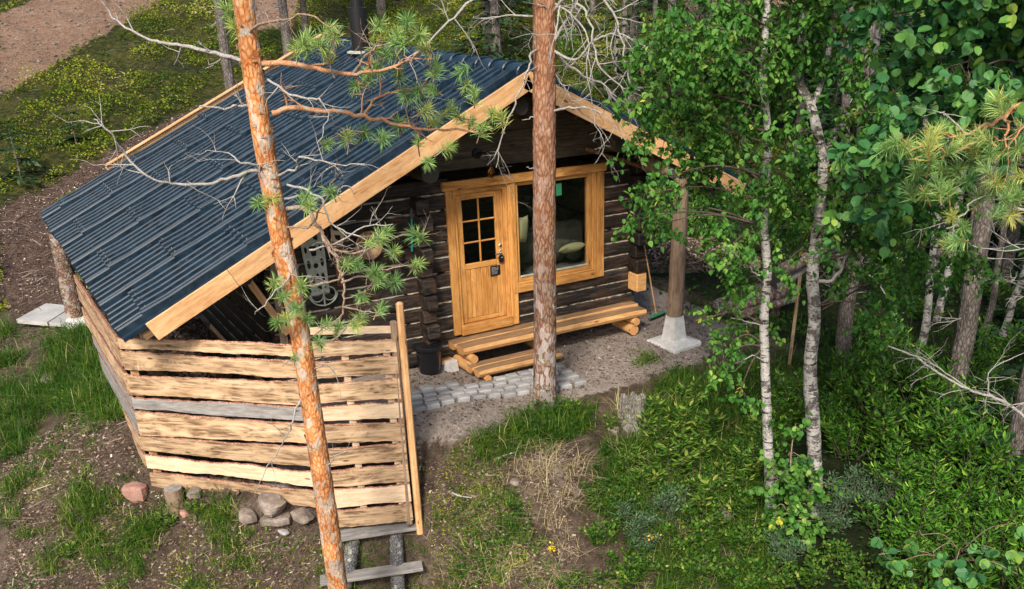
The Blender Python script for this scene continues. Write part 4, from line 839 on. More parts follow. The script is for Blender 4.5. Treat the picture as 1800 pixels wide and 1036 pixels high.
def rand_in(polys,dens):
    out=[]
    for p in polys:
        a=np.array(p); x0,y0=a.min(0); x1,y1=a.max(0); N=int((x1-x0)*(y1-y0)*dens); x=rng.uniform(x0,x1,N); y=rng.uniform(y0,y1,N)
        wx=x+.35*fbm(x*1.5,y*1.5,3); wy=y+.35*fbm(x*1.5+44,y*1.5,3); m=inpoly(wx,wy,p); out.append(np.stack([x[m],y[m]],1))
    return np.concatenate(out) if out else np.zeros((0,2))
def clear(xy,r=.0): # keep plants off the building, the setts and the step
    x,y=xy[:,0],xy[:,1]; bad=(x>-4.35)&(x<3.5)&(y>-.9)&(y<5.4); bad|=(x>-1.3)&(x<1.5)&(y>-1.9)&(y<0); return xy[~bad]
def fencein(xy): # inside the screen fence
    x,y=xy[:,0],xy[:,1]; return inpoly(x,y,[(-4.4,0),(-2.68,-1.6),(-1.7,-2.05),(-1.2,-1.2),(-1.2,6),(-4.4,6)])
# grass, one stuff object
gb=MB()
xy=rand_in(GRL,60); xy=xy[fbm(xy[:,0]*.9,xy[:,1]*.9,3)>-.12]; tussocks(gb,xy[~fencein(xy)],34,.40,tb=-.06)
for px,py,k,L in ((25,860,10,.30),(15,900,6,.26),(95,975,8,.26),(140,905,14,.32),(165,945,12,.28),(180,985,8,.25),(250,945,14,.26),(270,915,10,.24),(90,800,5,.18),(150,860,7,.26),(200,870,8,.24),(395,905,12,.26),(400,930,10,.24),(380,890,8,.2),(330,880,5,.2),(60,925,4,.2),(215,1010,8,.2),(430,985,10,.16),(400,965,8,.14),(350,1030,8,.16),(230,985,6,.2)):
    c=G(px,py); xy=np.array([c[:2]])+rng.normal(0,.11,(k,2)); tussocks(gb,xy,34,L,tb=.05)
P1=[GP([(555,985),(600,940),(745,940),(800,1000),(790,1050),(560,1050)])]; xy=rand_in(P1,60); xy=xy[~fencein(xy)]; tussocks(gb,xy,26,.22,tb=.12,w=.006)
P2=[GP([(870,770),(900,735),(985,715),(1060,715),(1060,760),(900,800)]),GP([(1090,730),(1180,660),(1340,640),(1400,700),(1350,900),(1260,800),(1140,790)])]; xy=rand_in(P2,80); tussocks(gb,xy,26,.38,tb=0)
P3=[GP([(1140,790),(1260,800),(1350,900),(1360,1050),(1180,1050),(1050,900),(1070,780)])]; xy=rand_in(P3,70); tussocks(gb,xy,24,.34,tb=-.05)
P4=[GP([(760,860),(900,860),(960,1000),(1180,1050),(760,1050)])]; xy=rand_in(P4,60); xy=xy[fbm(xy[:,0]*1.4,xy[:,1]*1.4,3)>-.14]; tussocks(gb,xy,20,.19,tb=.08)
P5=[GP([(1240,660),(1420,620),(1600,640),(1640,760),(1480,800),(1400,740)])]; xy=rand_in(P5,26); tussocks(gb,xy,24,.36,tb=-.08)
P6=[GP([(1230,520),(1310,540),(1430,560),(1700,560),(1800,640),(1800,720),(1500,700),(1300,640)])]; xy=rand_in(P6,7); tussocks(gb,xy,20,.3,tb=-.15)
xy=rand_in([GP([(1240,640),(1130,650),(1110,632),(1180,615)])],5); tussocks(gb,xy,14,.09,tb=-.05)
xy=rand_in([DIRTR],60); xy=xy[fbm(xy[:,0]*1.6+5,xy[:,1]*1.6,3)>-.05]; tussocks(gb,xy,16,.14,tb=.1)
xy=rand_in([SOILL],16.0); xy=xy[fbm(xy[:,0]*1.3+5,xy[:,1]*1.3,3)>.04]; tussocks(gb,xy[~fencein(xy)],16,.14,tb=.08)
for px,py,k,L in ((850,800,10,.28),(870,790,10,.26),(835,780,5,.2),(1125,635,8,.12),(1145,628,8,.1),(960,735,8,.2),(905,745,6,.18)):
    c=G(px,py); tussocks(gb,np.array([c[:2]])+rng.normal(0,.09,(k,2)),30,L,tb=.05)
g_=obj('grass',gb,M['grass']); g_['kind']='stuff'
sb=MB()
for P_,n_ in (([MOUND],110),(P3,16),(P4,34),(P2,3),([SOILL],1.3),(GRL,3)):
    xy=rand_in(P_,n_); xy=xy[~fencein(xy)]; tussocks(sb,xy,6,.42,lean=(.6,1.6),w=.005)
g_=obj('dry_grass_straw',sb,M['straw']); g_['kind']='stuff'
# herbs and berry shrubs as ground cover
def cover(name,polys,dens,h,size,mat,shape=RHOMB,tb=0,noise=.8,thr=-.1,keep=None,tilt=.6,far=False):
    xy=rand_in(polys,dens) if not isinstance(polys,np.ndarray) else polys
    if keep is not None: xy=xy[keep(xy)]
    f=fbm(xy[:,0]*noise,xy[:,1]*noise,4); m=f>thr+.12*(rng.random(len(f))-.5); xy=xy[m]; f=f[m]; N=len(xy)
    lump=np.clip((f-thr)*3.2,.1,1.2); z=gz(xy[:,0],xy[:,1])+h*lump*rng.random(N)**.6; mb=MB()
    T=np.clip(.42+tb+1.3*fbm(xy[:,0]*.7+70,xy[:,1]*.7,4)+rng.normal(0,.17,N),0,1)
    scatter(mb,*shape,np.column_stack([xy,z]),rotm(N,tilt),rng.uniform(.6,1.3,N)*size,T); o=obj(name,mb,M[mat]); o['kind']='stuff'; return o
def hillpts(N,x0,x1,y0,y1):
    x=rng.uniform(x0,x1,N); y=y0+(y1-y0)*rng.random(N)**1.35; return np.stack([x,y],1)
def offroad(xy):
    wx=xy[:,0]+.5*fbm(xy[:,0]*1.3,xy[:,1]*1.3,4); wy=xy[:,1]+.5*fbm(xy[:,0]*1.3+90,xy[:,1]*1.3,4)
    m=np.ones(len(xy),bool)
    for p in ROAD+LIT: m&=~inpoly(wx,wy,p)
    return m
cover('berry_shrub_cover',hillpts(420000,-9,20,6.9,34),0,.46,.062,'leaf_berry',noise=1.7,thr=-.04,keep=offroad)
cover('berry_shrub_cover',hillpts(26000,-9,22,6.9,38),0,.10,.13,'grass',WILL,noise=1.7,thr=-.05,keep=offroad,tb=.12)
cover('forest_undergrowth',[[(1.5,-9),(5,-11),(14,-9),(24,3),(26,14),(14,12),(4.4,8.5),(4.6,.6),(4.3,-1.8),(2.0,-3.3)]],95,.34,.085,'leaf_herb',noise=.9,thr=-.12,tb=-.22)  # leaves tinted darker, part of the forest shade put into their colour
cover('low_herbs',P3+P4+P2,900,.22,.06,'leaf_herb',noise=2.1,thr=-.10,tb=-.02)
cover('low_herbs',[DIRTR],900,.12,.045,'leaf_herb',noise=2.3,thr=.02)
cover('moss_patches',P4+[DIRTR],4200,.04,.028,'leaf_berry',noise=2.6,thr=-.03,tb=.05)
cover('moss_patches',[SOILL],2200,.03,.028,'leaf_berry',noise=2.0,thr=.04,tb=.1)
cover('pale_lichen',P4,2600,.02,.022,'straw',noise=3.1,thr=.10)
cover('low_herbs',P1+GRL+[SOILL],520,.13,.045,'leaf_herb',noise=1.6,thr=.06,keep=lambda q:~fencein(q))
lt=MB(); N=9000; xy=np.concatenate([rand_in(LIT,520),rand_in([DIRTR,MOUND],2600),rand_in([YARD],260),rand_in([SOILL],1500),rand_in(P4,1800),rand_in(ROAD,90)]); xy=xy[~fencein(xy)]; N=len(xy)
scatter(lt,*QUAD,np.column_stack([xy,gz(xy[:,0],xy[:,1])+.012]),rotm(N,.35),rng.uniform(.012,.05,N),np.clip(rng.random(N)**1.5,0,1)); o=obj('leaf_and_bark_litter',lt,M['chip']); o['kind']='stuff'
tw_=MB(); xy=np.concatenate([rand_in([SOILL,DIRTR,MOUND],22),rand_in(P4+P3+P2+GRL,9),rand_in(LIT,12),hillpts(2600,-9,16,7,24)]); xy=xy[~fencein(xy)]; N=len(xy)
scatter(tw_,[(-.5,-.012,0),(0,-.014,.05),(.5,-.006,0),(.5,.006,.01),(0,.014,.06),(-.5,.012,.012)],[(0,1,4,5),(1,2,3,4)],np.column_stack([xy,gz(xy[:,0],xy[:,1])+.02]),rotm(N,.25),rng.uniform(.08,.42,N),rng.uniform(.4,1,N)); o=obj('twig_litter',tw_,M['chip']); o['kind']='stuff'
# pebbles scattered on bare ground
pb_=MB(); xy=np.concatenate([rand_in([YARD],110),rand_in(ROAD,60),rand_in([SOILL,DIRTR,MOUND],60)]); xy=xy[~fencein(xy)]; N=len(xy)
OCT=([(1,0,0),(-1,0,0),(0,1,0),(0,-1,0),(0,0,.7),(0,0,-.7)],[(0,2,4),(2,1,4),(1,3,4),(3,0,4),(2,0,5),(1,2,5),(3,1,5),(0,3,5)])
scatter(pb_,*OCT,np.column_stack([xy,gz(xy[:,0],xy[:,1])+.004]),rotm(N,.3),rng.uniform(.005,.012,N)*(1+2.2*(rng.random(N)<.08))*np.where(xy[:,1]>8,2.2,1)); o=obj('pebbles',pb_,M['rock']); o['kind']='stuff'
# dark soil and bark inside the shelter
xy=np.stack([rng.uniform(-4.3,-2.7,2600),rng.uniform(-.9,5.5,2600)],1); hb=MB(); scatter(hb,*QUAD,np.column_stack([xy,gz(xy[:,0],xy[:,1])+.03]),rotm(len(xy),.7),rng.uniform(.04,.13,len(xy)),rng.random(len(xy))*.45); o=obj('bark_floor_litter',hb,M['chip']); o['kind']='stuff'
# ------------------------------------------------------------------ trees
def smooth(pts,n_=6):
    "Catmull-Rom through the points"
    p=[np.asarray(q,float) for q in pts]
    if len(p)<3:
        t=np.linspace(0,1,n_+1)[:,None]; return p[0]*(1-t)+p[-1]*t
    p=[2*p[0]-p[1]]+p+[2*p[-1]-p[-2]]; out=[]
    for i in range(1,len(p)-2):
        for k in range(n_):
            t=k/n_; out.append(.5*((2*p[i])+(-p[i-1]+p[i+1])*t+(2*p[i-1]-5*p[i]+4*p[i+1]-p[i+2])*t*t+(-p[i-1]+3*p[i]-3*p[i+1]+p[i+2])*t**3))
    out.append(p[-2]); return np.array(out)
def trunk_mb(mb,pts,r0,r1,n_=16,rough=.05,crook=.0,step=.12,cap=True,flare=.35):
    p=smooth(pts,4); d=np.r_[0,np.cumsum(np.linalg.norm(np.diff(p,axis=0),axis=1))]; m=max(6,int(d[-1]/step)); t=np.linspace(0,d[-1],m); P_=np.stack([np.interp(t,d,p[:,k]) for k in range(3)],1)
    if crook: 
        ph=rng.random()*50; P_[:,0]+=crook*fbm(t*.9+ph,t*0,3)*2*np.clip(t/.5,0,1); P_[:,1]+=crook*fbm(t*.9+ph+20,t*0,3)*2*np.clip(t/.5,0,1)
    r=r0+(r1-r0)*(t/d[-1]); r=r*(1+flare*np.exp(-t/.22)); r=r*(1+rough*.8*(rng.random(m)-.5)); mb.tube(P_,r,n_,rough=rough,caps=cap); return P_,r
def twig(mb,p,d,L,r,depth,droop=.0,n_=4,kids=(2,4),crook=.35,rg=rng,tips=None,spread=.9):
    d=d/np.linalg.norm(d); m=max(3,int(L/.10)+1); P_=[p]; q=p.copy(); dd=d.copy()
    for i in range(m):
        dd=dd+rg.normal(0,crook*.35,3)+np.array([0,0,-droop*.12]); dd/=np.linalg.norm(dd); q=q+dd*L/m; P_.append(q.copy())
    P_=np.array(P_); mb.tube(P_,np.linspace(r,r*.35,len(P_)),n_)
    if tips is not None: tips.append((P_[-1],dd.copy(),depth))
    if depth>0:
        for k in range(rg.integers(*kids)+1):
            i=rg.integers(1,len(P_)); f=i/len(P_); base=P_[i]; t=(P_[min(i+1,len(P_)-1)]-P_[i-1]); t/=np.linalg.norm(t)+1e-9
            nd=t+rg.normal(0,spread,3)*np.array([1,1,.7]); twig(mb,base,nd,L*rg.uniform(.3,.6),r*(.65-.2*f),depth-1,droop,max(3,n_-1),kids,crook,rg,tips,spread)
def needles(mb,P_,D_,size,n_=80,w=.006,tb=0.,mi=0,ahead=.35):
    "a brush of needles round each shoot tip"
    m=len(P_); D_=D_/np.linalg.norm(D_,axis=1)[:,None]; dirs=rng.normal(0,1,(m,n_,3)); dirs/=np.linalg.norm(dirs,axis=2)[:,:,None]; dirs=dirs+D_[:,None,:]*(ahead+.45); dirs/=np.linalg.norm(dirs,axis=2)[:,:,None]
    s=np.broadcast_to(size,(m,))[:,None,None]; along=rng.uniform(-.75,.15,(m,n_,1))*s*.6; base=P_[:,None,:]+D_[:,None,:]*along
    Ln=s*rng.uniform(.38,.56,(m,n_,1)); tip=base+dirs*Ln; tip[...,2]-=(Ln[...,0]*.06)
    side=np.cross(dirs,rng.normal(0,1,(m,n_,3))); side/=np.linalg.norm(side,axis=2)[:,:,None]; mid=base+dirs*Ln*.6
    V=np.stack([base-side*w*.35,base+side*w*.35,mid+side*w*.5,mid-side*w*.5,tip],2).reshape(-1,3); N=m*n_; o=np.arange(N)[:,None]*5
    tt=np.repeat(rng.normal(.5+tb,.14,m),n_); T=np.clip(tt+rng.normal(0,.13,N),0,1); base_n=mb.n
    mb.add(V,o+np.array([0,1,2,3]),T,mi); mb.L.append((o+np.array([3,2,4])+base_n).ravel()); mb.S.append(np.full(N,3)); mb.T.append(T); mb.I.append(np.full(N,mi))
def shoots(mb,tips,size=.24,n_=70,**kw):
    P_=np.array([t[0] for t in tips]); D_=np.array([t[1] for t in tips]); needles(mb,P_,D_,size*rng.uniform(.8,1.2,len(P_)),n_,**kw)
# ---- the orange-barked pine in front
def vp(lst,X,off=0.):
    if isinstance(off,(int,float)): off=np.linspace(0,off,len(lst))
    return [VP(p[0],p[1],X,o) for p,o in zip(lst,off)]
PX1=(-3.2,-3.25); z0=gz1(*PX1)
T1=thing('pine_tree','slender pine with orange flaking bark rising in front of the slab fence','tree',(PX1[0]+.02,PX1[1],z0))
tp=vp([(596,1045),(575,900),(545,700),(520,545),(490,400),(455,200),(430,20),(421,-60)],PX1); tp=[np.array([tp[0][0]+.01,tp[0][1],z0-.2])]+tp+[tp[-1]+np.array([-.0,0,1.5]),tp[-1]+np.array([.05,0,4.])]
mb=MB(); trunk_mb(mb,tp,.118,.07,18,.06,0,.07,flare=.2)
# loose curls of bark
for k in range(150):
    i=rng.uniform(1,len(tp)-2.2); a=tp[int(i)]*(1-i%1)+tp[int(i)+1]*(i%1); an=rng.random()*6.28; dr=np.array([math.cos(an),math.sin(an),0]); c=a+dr*.098; s_=rng.uniform(.012,.032); t_=np.array([-dr[1],dr[0],0])
    mb.add([c-t_*s_,c+t_*s_+dr*.006,c+t_*s_*.8+dr*.018+np.array([0,0,s_*1.6]),c-t_*s_*.7+dr*.01+np.array([0,0,s_*1.4])],[(0,1,2,3)])
obj('trunk',mb,M['bark_orange'],T1,smooth=False)
tips=[]
def limb(T,X,px,r,mat,off,kids=6,tw=.35,depth=1,droop=.2,seed=0,tips=None,name='branch',spread=.8,kr=.45):
    rg=np.random.default_rng(seed+100); P_=smooth(vp(px,X,off),5); mb=MB(); ph=rg.random()*30; P_=P_+np.stack([fbm(np.arange(len(P_))*.6+ph+j*9,np.zeros(len(P_)),2) for j in range(3)],1)*.05*np.clip(np.arange(len(P_))/3,0,1)[:,None]
    mb.tube(P_,np.linspace(r,r*.32,len(P_))*(1+.2*(rg.random(len(P_))-.5)),7,rough=.12); tl=[] if tips is not None else None
    for k in range(kids):
        i=rg.integers(2,len(P_)); t=P_[i]-P_[i-1]; t/=np.linalg.norm(t); nd=t*.6+rg.normal(0,spread,3); twig(mb,P_[i],nd,tw*rg.uniform(.5,1.3),r*kr*(1-.5*i/len(P_)),depth,droop,4,(1,3),.5,rg,tl,.7)
    if tl is not None: tips.extend(tl); tips.append((P_[-1],P_[-1]-P_[-2],0))
    obj(name,mb,M[mat],T,smooth=True); return P_
g1=[]
limb(T1,PX1,[(462,112),(520,112),(575,122),(620,130),(655,128),(700,115),(735,95)],.026,'twig_orange',(0,-.1,-.2,-.2,-.3,-.3,-.4),8,.35,1,.0,1,None)
limb(T1,PX1,[(478,200),(530,192),(600,200),(650,207),(700,220),(745,228),(800,228),(840,232)],.026,'twig_orange',(0,.1,.2,.3,.4,.4,.5,.5),9,.35,1,.1,2,None)
limb(T1,PX1,[(505,367),(540,372),(567,412),(593,462),(606,510),(600,545),(598,565)],.022,'twig_brown',(0,-.1,-.25,-.35,-.4,-.4,-.4),9,.3,1,.2,3,None)
limb(T1,PX1,[(600,497),(640,485),(690,470),(725,462)],.012,'twig_brown',(-.4,-.4,-.4,-.4),3,.2,1,.1,4,None)
limb(T1,PX1,[(585,440),(625,445),(665,430),(720,412),(745,410)],.012,'twig_brown',(-.35,-.3,-.3,-.3,-.3),3,.2,1,.1,5,None)
limb(T1,PX1,[(602,540),(640,545),(670,548)],.010,'twig_brown',(-.4,-.4,-.4),2,.2,1,.1,6,None)
limb(T1,PX1,[(520,505),(560,500),(600,485),(640,440)],.014,'twig_brown',(0,-.2,-.4,-.5),4,.25,1,.1,7,None)
limb(T1,PX1,[(500,400),(545,395),(580,330),(590,290)],.012,'twig_brown',(0,-.3,-.5,-.6),4,.25,1,-.1,8,None)
limb(T1,PX1,[(640,205),(660,175),(700,160),(740,150),(770,120)],.014,'twig_orange',(.3,.2,.1,.1,0),5,.3,1,-.1,9,None)
limb(T1,PX1,[(620,130),(650,90),(690,70),(730,65)],.012,'twig_brown',(-.2,-.3,-.3,-.3),5,.3,1,-.1,10,None)
limb(T1,PX1,[(430,60),(480,40),(540,30),(600,60)],.014,'twig_brown',(0,-.3,-.5,-.6),5,.3,1,-.1,11,None)
limb(T1,PX1,[(640,232),(610,232),(580,245)],.010,'twig_brown',(.3,.3,.3),2,.2,1,.1,12,None)
# dead limbs
for px,r,off,seed,kids in (([(447,190),(420,186),(390,190),(345,188)],.016,(0,-.1,-.2,-.3),21,2),([(430,108),(370,92),(310,78),(265,68),(235,55),(200,35),(180,0)],.020,(0,.2,.3,.4,.4,.5,.5),22,9),
    ([(485,312),(440,300),(400,315),(350,325),(300,320),(258,308),(222,275),(192,232),(165,210)],.018,(0,-.1,-.2,-.3,-.4,-.5,-.5,-.6,-.6),23,13),([(475,290),(425,287),(400,270),(362,262)],.012,(0,-.2,-.2,-.3),24,4),
    ([(488,310),(520,295),(525,275),(560,280),(600,290),(640,292)],.013,(0,-.2,-.3,-.3,-.3,-.3),25,7),([(500,350),(540,345),(560,352),(600,330),(620,335)],.012,(0,.1,.2,.3,.3),26,6),
    ([(515,470),(500,500),(470,530),(446,556)],.012,(0,-.2,-.3,-.3),27,2),([(470,140),(520,170),(560,175),(575,205),(560,250)],.012,(0,-.1,-.2,-.2,-.2),28,8),
    ([(505,325),(560,345),(590,400),(640,420),(640,440)],.012,(0,-.2,-.2,-.3,-.3),29,9),([(545,440),(590,430),(640,400),(690,395)],.012,(0,-.3,-.4,-.5),30,6),([(560,600),(590,595),(620,560),(650,550)],.012,(0,-.2,-.3,-.3),31,4),
    ([(535,690),(515,740),(500,775),(470,820),(450,870)],.010,(0,-.2,-.2,-.2,-.2),32,5),([(550,650),(575,640),(590,660),(600,700)],.008,(0,-.1,-.1,-.1),33,4),([(570,830),(590,800),(610,790)],.008,(0,-.1,-.1),34,2)):
    limb(T1,PX1,px,r,'twig_dead',off,kids,.28,1,.25,seed,None,'dead_branch',.7,.55)
TU=[(640,232,.3),(612,238,.3),(577,252,.3),(675,242,.4),(700,215,.4),(735,245,.4),(752,192,.1),(765,215,.4),(790,193,.4),(805,205,.5),(712,167,.1),(735,160,.1),(757,158,.1),(765,118,0),(820,150,.3),(832,165,.3),(752,285,.4),(790,258,.5),(865,200,.5),(880,205,.5),(850,225,.5),(830,215,.5),
 (580,50,-.3),(668,42,-.3),(700,62,-.3),(737,62,-.3),(715,38,-.3),(662,118,-.1),(625,150,-.1),(648,132,-.1),(702,128,-.1),(575,95,-.3),(560,78,-.5),(520,85,-.4),(412,48,0),(412,12,0),(540,70,-.5),(585,62,-.4),(690,95,-.2),(745,85,-.2),(660,85,-.2),
 (483,495,-.3),(488,566,-.3),(505,560,-.3),(531,502,-.2),(522,543,-.2),(540,560,-.2),(500,520,-.3),(525,625,-.1),(477,350,0),(578,335,-.6),(544,361,-.4),(611,461,-.5),(625,465,-.5),(660,478,-.5),(668,490,-.5),(634,521,-.4),(671,540,-.4),(634,561,-.4),(693,495,-.4),(734,465,-.3),(730,413,-.3),(678,409,-.4),(693,443,-.4),(575,570,-.3),(596,577,-.3),(560,600,-.2)]
nb_=MB(); tp_=MB(); P_=[];D_=[]
for x,y,o in TU:
    c=VP(x,y,PX1,o+rng.normal()*.06); d=np.array([rng.normal()*.5,-.5+rng.normal()*.4,.55]); P_.append(c); D_.append(d); q=c-d/np.linalg.norm(d)*.16+rng.normal(0,.03,3); tp_.tube([q,(q+c)/2+rng.normal(0,.012,3),c],[.007,.006,.004],4)
    if rng.random()<.12: P_.append(c+rng.normal(0,.06,3)); D_.append(d+rng.normal(0,.6,3))
needles(nb_,np.array(P_),np.array(D_),rng.uniform(.20,.275,len(P_)),125,.0046,.15); obj('twigs',tp_,M['twig_brown'],T1); obj('crown',nb_,M['needle'],T1)
# ---- the thick pine in the middle
PX2=(.4,-1.96); z0=gz1(*PX2)
T2=thing('pine_tree','thick red-brown pine standing on the setts edge in front of door and window','tree',(.4,-1.96,z0))
tp=vp([(957,700),(958,560),(957,400),(957,200),(957,0),(956,-80)],PX2); tp=[np.array([.4,-1.95,z0-.2]),np.array([.4,-1.95,z0+.02])]+tp[0:]+[tp[-1]+np.array([.03,0,2.]),tp[-1]+np.array([.05,.05,5.])]
mb=MB(); trunk_mb(mb,tp,.158,.11,22,.06,0,.08,flare=.28); obj('trunk',mb,M['bark_pine'],T2)
for px,r,off,seed,kids in (([(965,90),(1000,25),(1020,10),(1040,50),(1050,110),(1090,150),(1110,170)],.02,(0,-.1,-.2,-.3,-.4,-.4,-.4),41,14),([(965,85),(1010,105),(1045,75),(1075,60),(1120,75),(1150,100)],.018,(0,-.2,-.3,-.4,-.5,-.5),42,12),
    ([(970,90),(1020,130),(1060,150),(1085,180),(1130,205),(1160,215)],.018,(0,0,.1,.1,.2,.2),43,12),([(950,85),(935,95),(925,130),(905,180),(890,215),(880,250),(872,295)],.016,(0,-.2,-.25,-.3,-.3,-.3,-.3),44,6),
    ([(965,198),(1000,190),(1040,192),(1070,210),(1095,245)],.016,(0,-.2,-.3,-.3,-.3),45,3),([(955,205),(935,207),(920,212)],.012,(0,-.1,-.15),46,0),([(1040,192),(1050,225),(1062,255),(1045,290)],.008,(-.3,-.3,-.3,-.3),47,2),
    ([(965,30),(1000,-10),(1040,-20),(1075,20),(1095,80),(1105,140),(1125,160)],.02,(0,-.2,-.3,-.4,-.5,-.5,-.5),48,14),([(965,0),(1010,30),(1035,80),(1030,130),(1045,190)],.014,(0,-.2,-.3,-.3,-.3),49,12),([(965,120),(990,150),(1010,180),(1030,170)],.010,(0,.1,.1,.1),50,5),
    ([(945,30),(900,28),(845,33)],.014,(0,.1,.2),51,4),([(960,-60),(900,-40),(830,0),(780,50),(740,88),(700,110)],.018,(0,-.6,-.9,-1.1,-1.3,-1.4),52,7),([(975,130),(990,150),(1000,145)],.01,(0,0,0),53,1),([(950,295),(938,297),(925,294)],.01,(0,-.1,-.1),54,0),([(985,10),(975,60),(965,115)],.012,(-.3,-.4,-.5),55,3)):
    limb(T2,PX2,px,r,'twig_dead',off,kids,.42,2,.35,seed,None,'dead_branch',.75,.6)
# ---- generic crowns well above the picture
def pine(name,label,base,r0,h,lean,mat,group,seed,dead=5,crown=True,low=.5,ncl=26):
    rg=np.random.default_rng(seed); T=thing(name,label,'tree',tuple(base),group); b=np.array(base); mb=MB(); top=b+np.array([lean[0],lean[1],h]); trunk_mb(mb,[b-np.array([0,0,.2]),b+(top-b)*.3+rg.normal(0,.04,3),b+(top-b)*.65+rg.normal(0,.05,3),top],r0,r0*.3,12,.08,.02,.2,flare=.2); obj('trunk',mb,M[mat],T)
    if dead:
        mb=MB()
        for k in range(dead):
            f=rg.uniform(.12,low); c=b+(top-b)*f; a=rg.random()*6.28; twig(mb,c,np.array([math.cos(a),math.sin(a),rg.uniform(-.3,.3)]),rg.uniform(.4,1.1),.014,1,.2,4,(2,5),.5,rg)
        obj('dead_branches',mb,M['twig_dead'],T)
    if crown:
        bm=MB(); tl=[]
        for k in range(ncl):
            f=rg.uniform(low+.02,1); c=b+(top-b)*f; a=rg.random()*6.28; L=(1.2-f)*2.6*rg.uniform(.5,1.1); twig(bm,c,np.array([math.cos(a),math.sin(a),.25]),L,.03*(1.3-f),2,-.1,4,(3,6),.4,rg,tl)
        obj('limbs',bm,M['twig_brown'],T); cm=MB(); shoots(cm,tl,.4,26,w=.02); obj('crown',cm,M['needle'],T)
    return T
for k,(px,py,r,lb,tx) in enumerate(((407,168,.15,'grey-barked pine trunk left behind the orange pine, beyond the back barge board',385),(508,112,.15,'pine trunk of the close pair behind the roof, left one',488),(541,95,.11,'thinner pine trunk of the close pair behind the roof, right one',525),(864,108,.155,'pine trunk behind the roof ridge between chimney and middle pine',843),
    (672,28,.17,'far brown pine trunk at the top edge right of the chimney',668),(1183,66,.17,'far pine trunk at the top edge above the right barge board',1178),(1042,30,.13,'far pine trunk at the top edge seen through the dead branches',1038),(1098,70,.12,'slim far pine trunk behind the dead twigs right of the middle pine',1094),(1152,50,.10,'slim dark far trunk at the top edge left of the birch crowns',1148))):
    g=G(px,py); q=VP(tx,-5,(g[0],g[1])); sl_=(q-g)/max(.5,(q[2]-g[2])); h=8.5 if k<4 else 9
    pine('pine_tree',lb,g,r,h,(sl_[0]*h*.3,sl_[1]*h*.3),'bark_grey',None,200+k,6,True,.52,16)
# thin pale saplings
for px,py,tx,ty,lb in ((880,105,873,20,'thin leafless white sapling behind the ridge'),(1082,130,1082,40,'thin grey dead sapling behind the right roof slope')):
    g=G(px,py); q=VP(tx,ty,(g[0],g[1])); mb=MB(); mb.tube(smooth([g-np.array([0,0,.1]),(g+q)/2+rng.normal(0,.05,3),q]),[.03]*6+[.02]*7,6,rough=.1); 
    for k in range(8): f=rng.uniform(.2,.9); twig(mb,g+(q-g)*f,rng.normal(0,1,3),.3,.008,1)
    tag(obj('sapling',mb,M['twig_dead'],None),lb,'sapling')
# ---- birches
def crown_leaves(mb,C_,Rr,N,size,shape,seed,rgd=.45,tb=0.,hang=.7):
    rg=np.random.default_rng(seed); C_=np.asarray(C_); k=rg.integers(0,len(C_),N); 
    # leaves sit along short hanging sprays inside each cluster
    ns=max(1,N//14); sk=rg.integers(0,len(C_),ns); dirs=rg.normal(0,1,(ns,3)); dirs/=np.linalg.norm(dirs,axis=1)[:,None]; rad=rg.random(ns)**.45; start=C_[sk]+dirs*(rad*Rr[sk])[:,None]
    sd=rg.normal(0,.5,(ns,3))+dirs*.3; sd[:,2]-=hang; sd/=np.linalg.norm(sd,axis=1)[:,None]; sl_=rg.uniform(.18,.42,ns); j=rg.integers(0,ns,N); t=rg.random(N)
    P_=start[j]+sd[j]*(sl_[j]*t)[:,None]+rg.normal(0,.022,(N,3)); T=np.clip(.45+tb+rg.normal(0,.13,ns)[j]+rg.normal(0,.15,N),0,1)
    z=rg.random(N)*6.283; til=rg.normal(.75,.4,N); cz,sz,ct,st_=np.cos(z),np.sin(z),np.cos(til),np.sin(til)
    ex=np.stack([cz*ct,sz*ct,-st_],1); ey=np.stack([-sz,cz,np.zeros(N)],1); ro=rg.normal(0,.5,N); ez=np.cross(ex,ey); ey2=ey*np.cos(ro)[:,None]+ez*np.sin(ro)[:,None]; ez2=np.cross(ex,ey2)
    scatter(mb,*shape,P_,np.stack([ex,ey2,ez2],2),rg.uniform(.65,1.2,N)*size,T); return start,sd,sl_
def leafy(T,X,blobs,N,size,shape,mat,seed,attach,twm='twig_dark',tb=0.,hang=.7,lw=.014):
    rg=np.random.default_rng(seed); depth=FPX/((np.array([X[0],X[1],0])-CAM)@np.array([sy_,cy_,0])); C_=[];Rr=[];Wt=[]
    for b_ in blobs:
        px,py,r=b_[:3]; o=b_[3] if len(b_)>3 else rg.normal()*.45; C_.append(VP(px,py,X,o)); Rr.append(r/depth*1.05); Wt.append(r*r)
    C_=np.array(C_);Rr=np.array(Rr); mb=MB(); bm=MB(); A_=np.array(attach)
    Wt=np.array(Wt,float); Wt/=Wt.sum()
    for k in range(len(C_)):
        n_=int(N*Wt[k]); s_,d_,l_=crown_leaves(mb,C_[k:k+1],Rr[k:k+1],n_,size,shape,seed*50+k,tb=tb,hang=hang)
        # limb from the stem to the cluster
        dist=np.linalg.norm(A_-C_[k],axis=1)+np.maximum(0,A_[:,2]-C_[k][2]+.1)*1.5; a=A_[np.argmin(dist)]; m_=(a+C_[k])/2+np.array([0,0,.12]); bm.tube(smooth([a,m_,C_[k]],4),np.linspace(lw,.005,9),5,rough=.1)
        for q,dq,lq in list(zip(s_,d_,l_))[::2]: bm.tube([C_[k]+(q-C_[k])*.15,(C_[k]+q)/2+np.array([0,0,.04]),q,q+dq*lq],[.005,.004,.003,.0015],3,caps=False)
    obj('branches',bm,M[twm],T,smooth=True); obj('leaves',mb,M[mat],T)
B1=(2.1,-4.7); z0=gz1(*B1); T3=thing('birch_tree','slim white-barked birch in front of the roof post, left of the two big birches','tree',(B1[0],B1[1],z0))
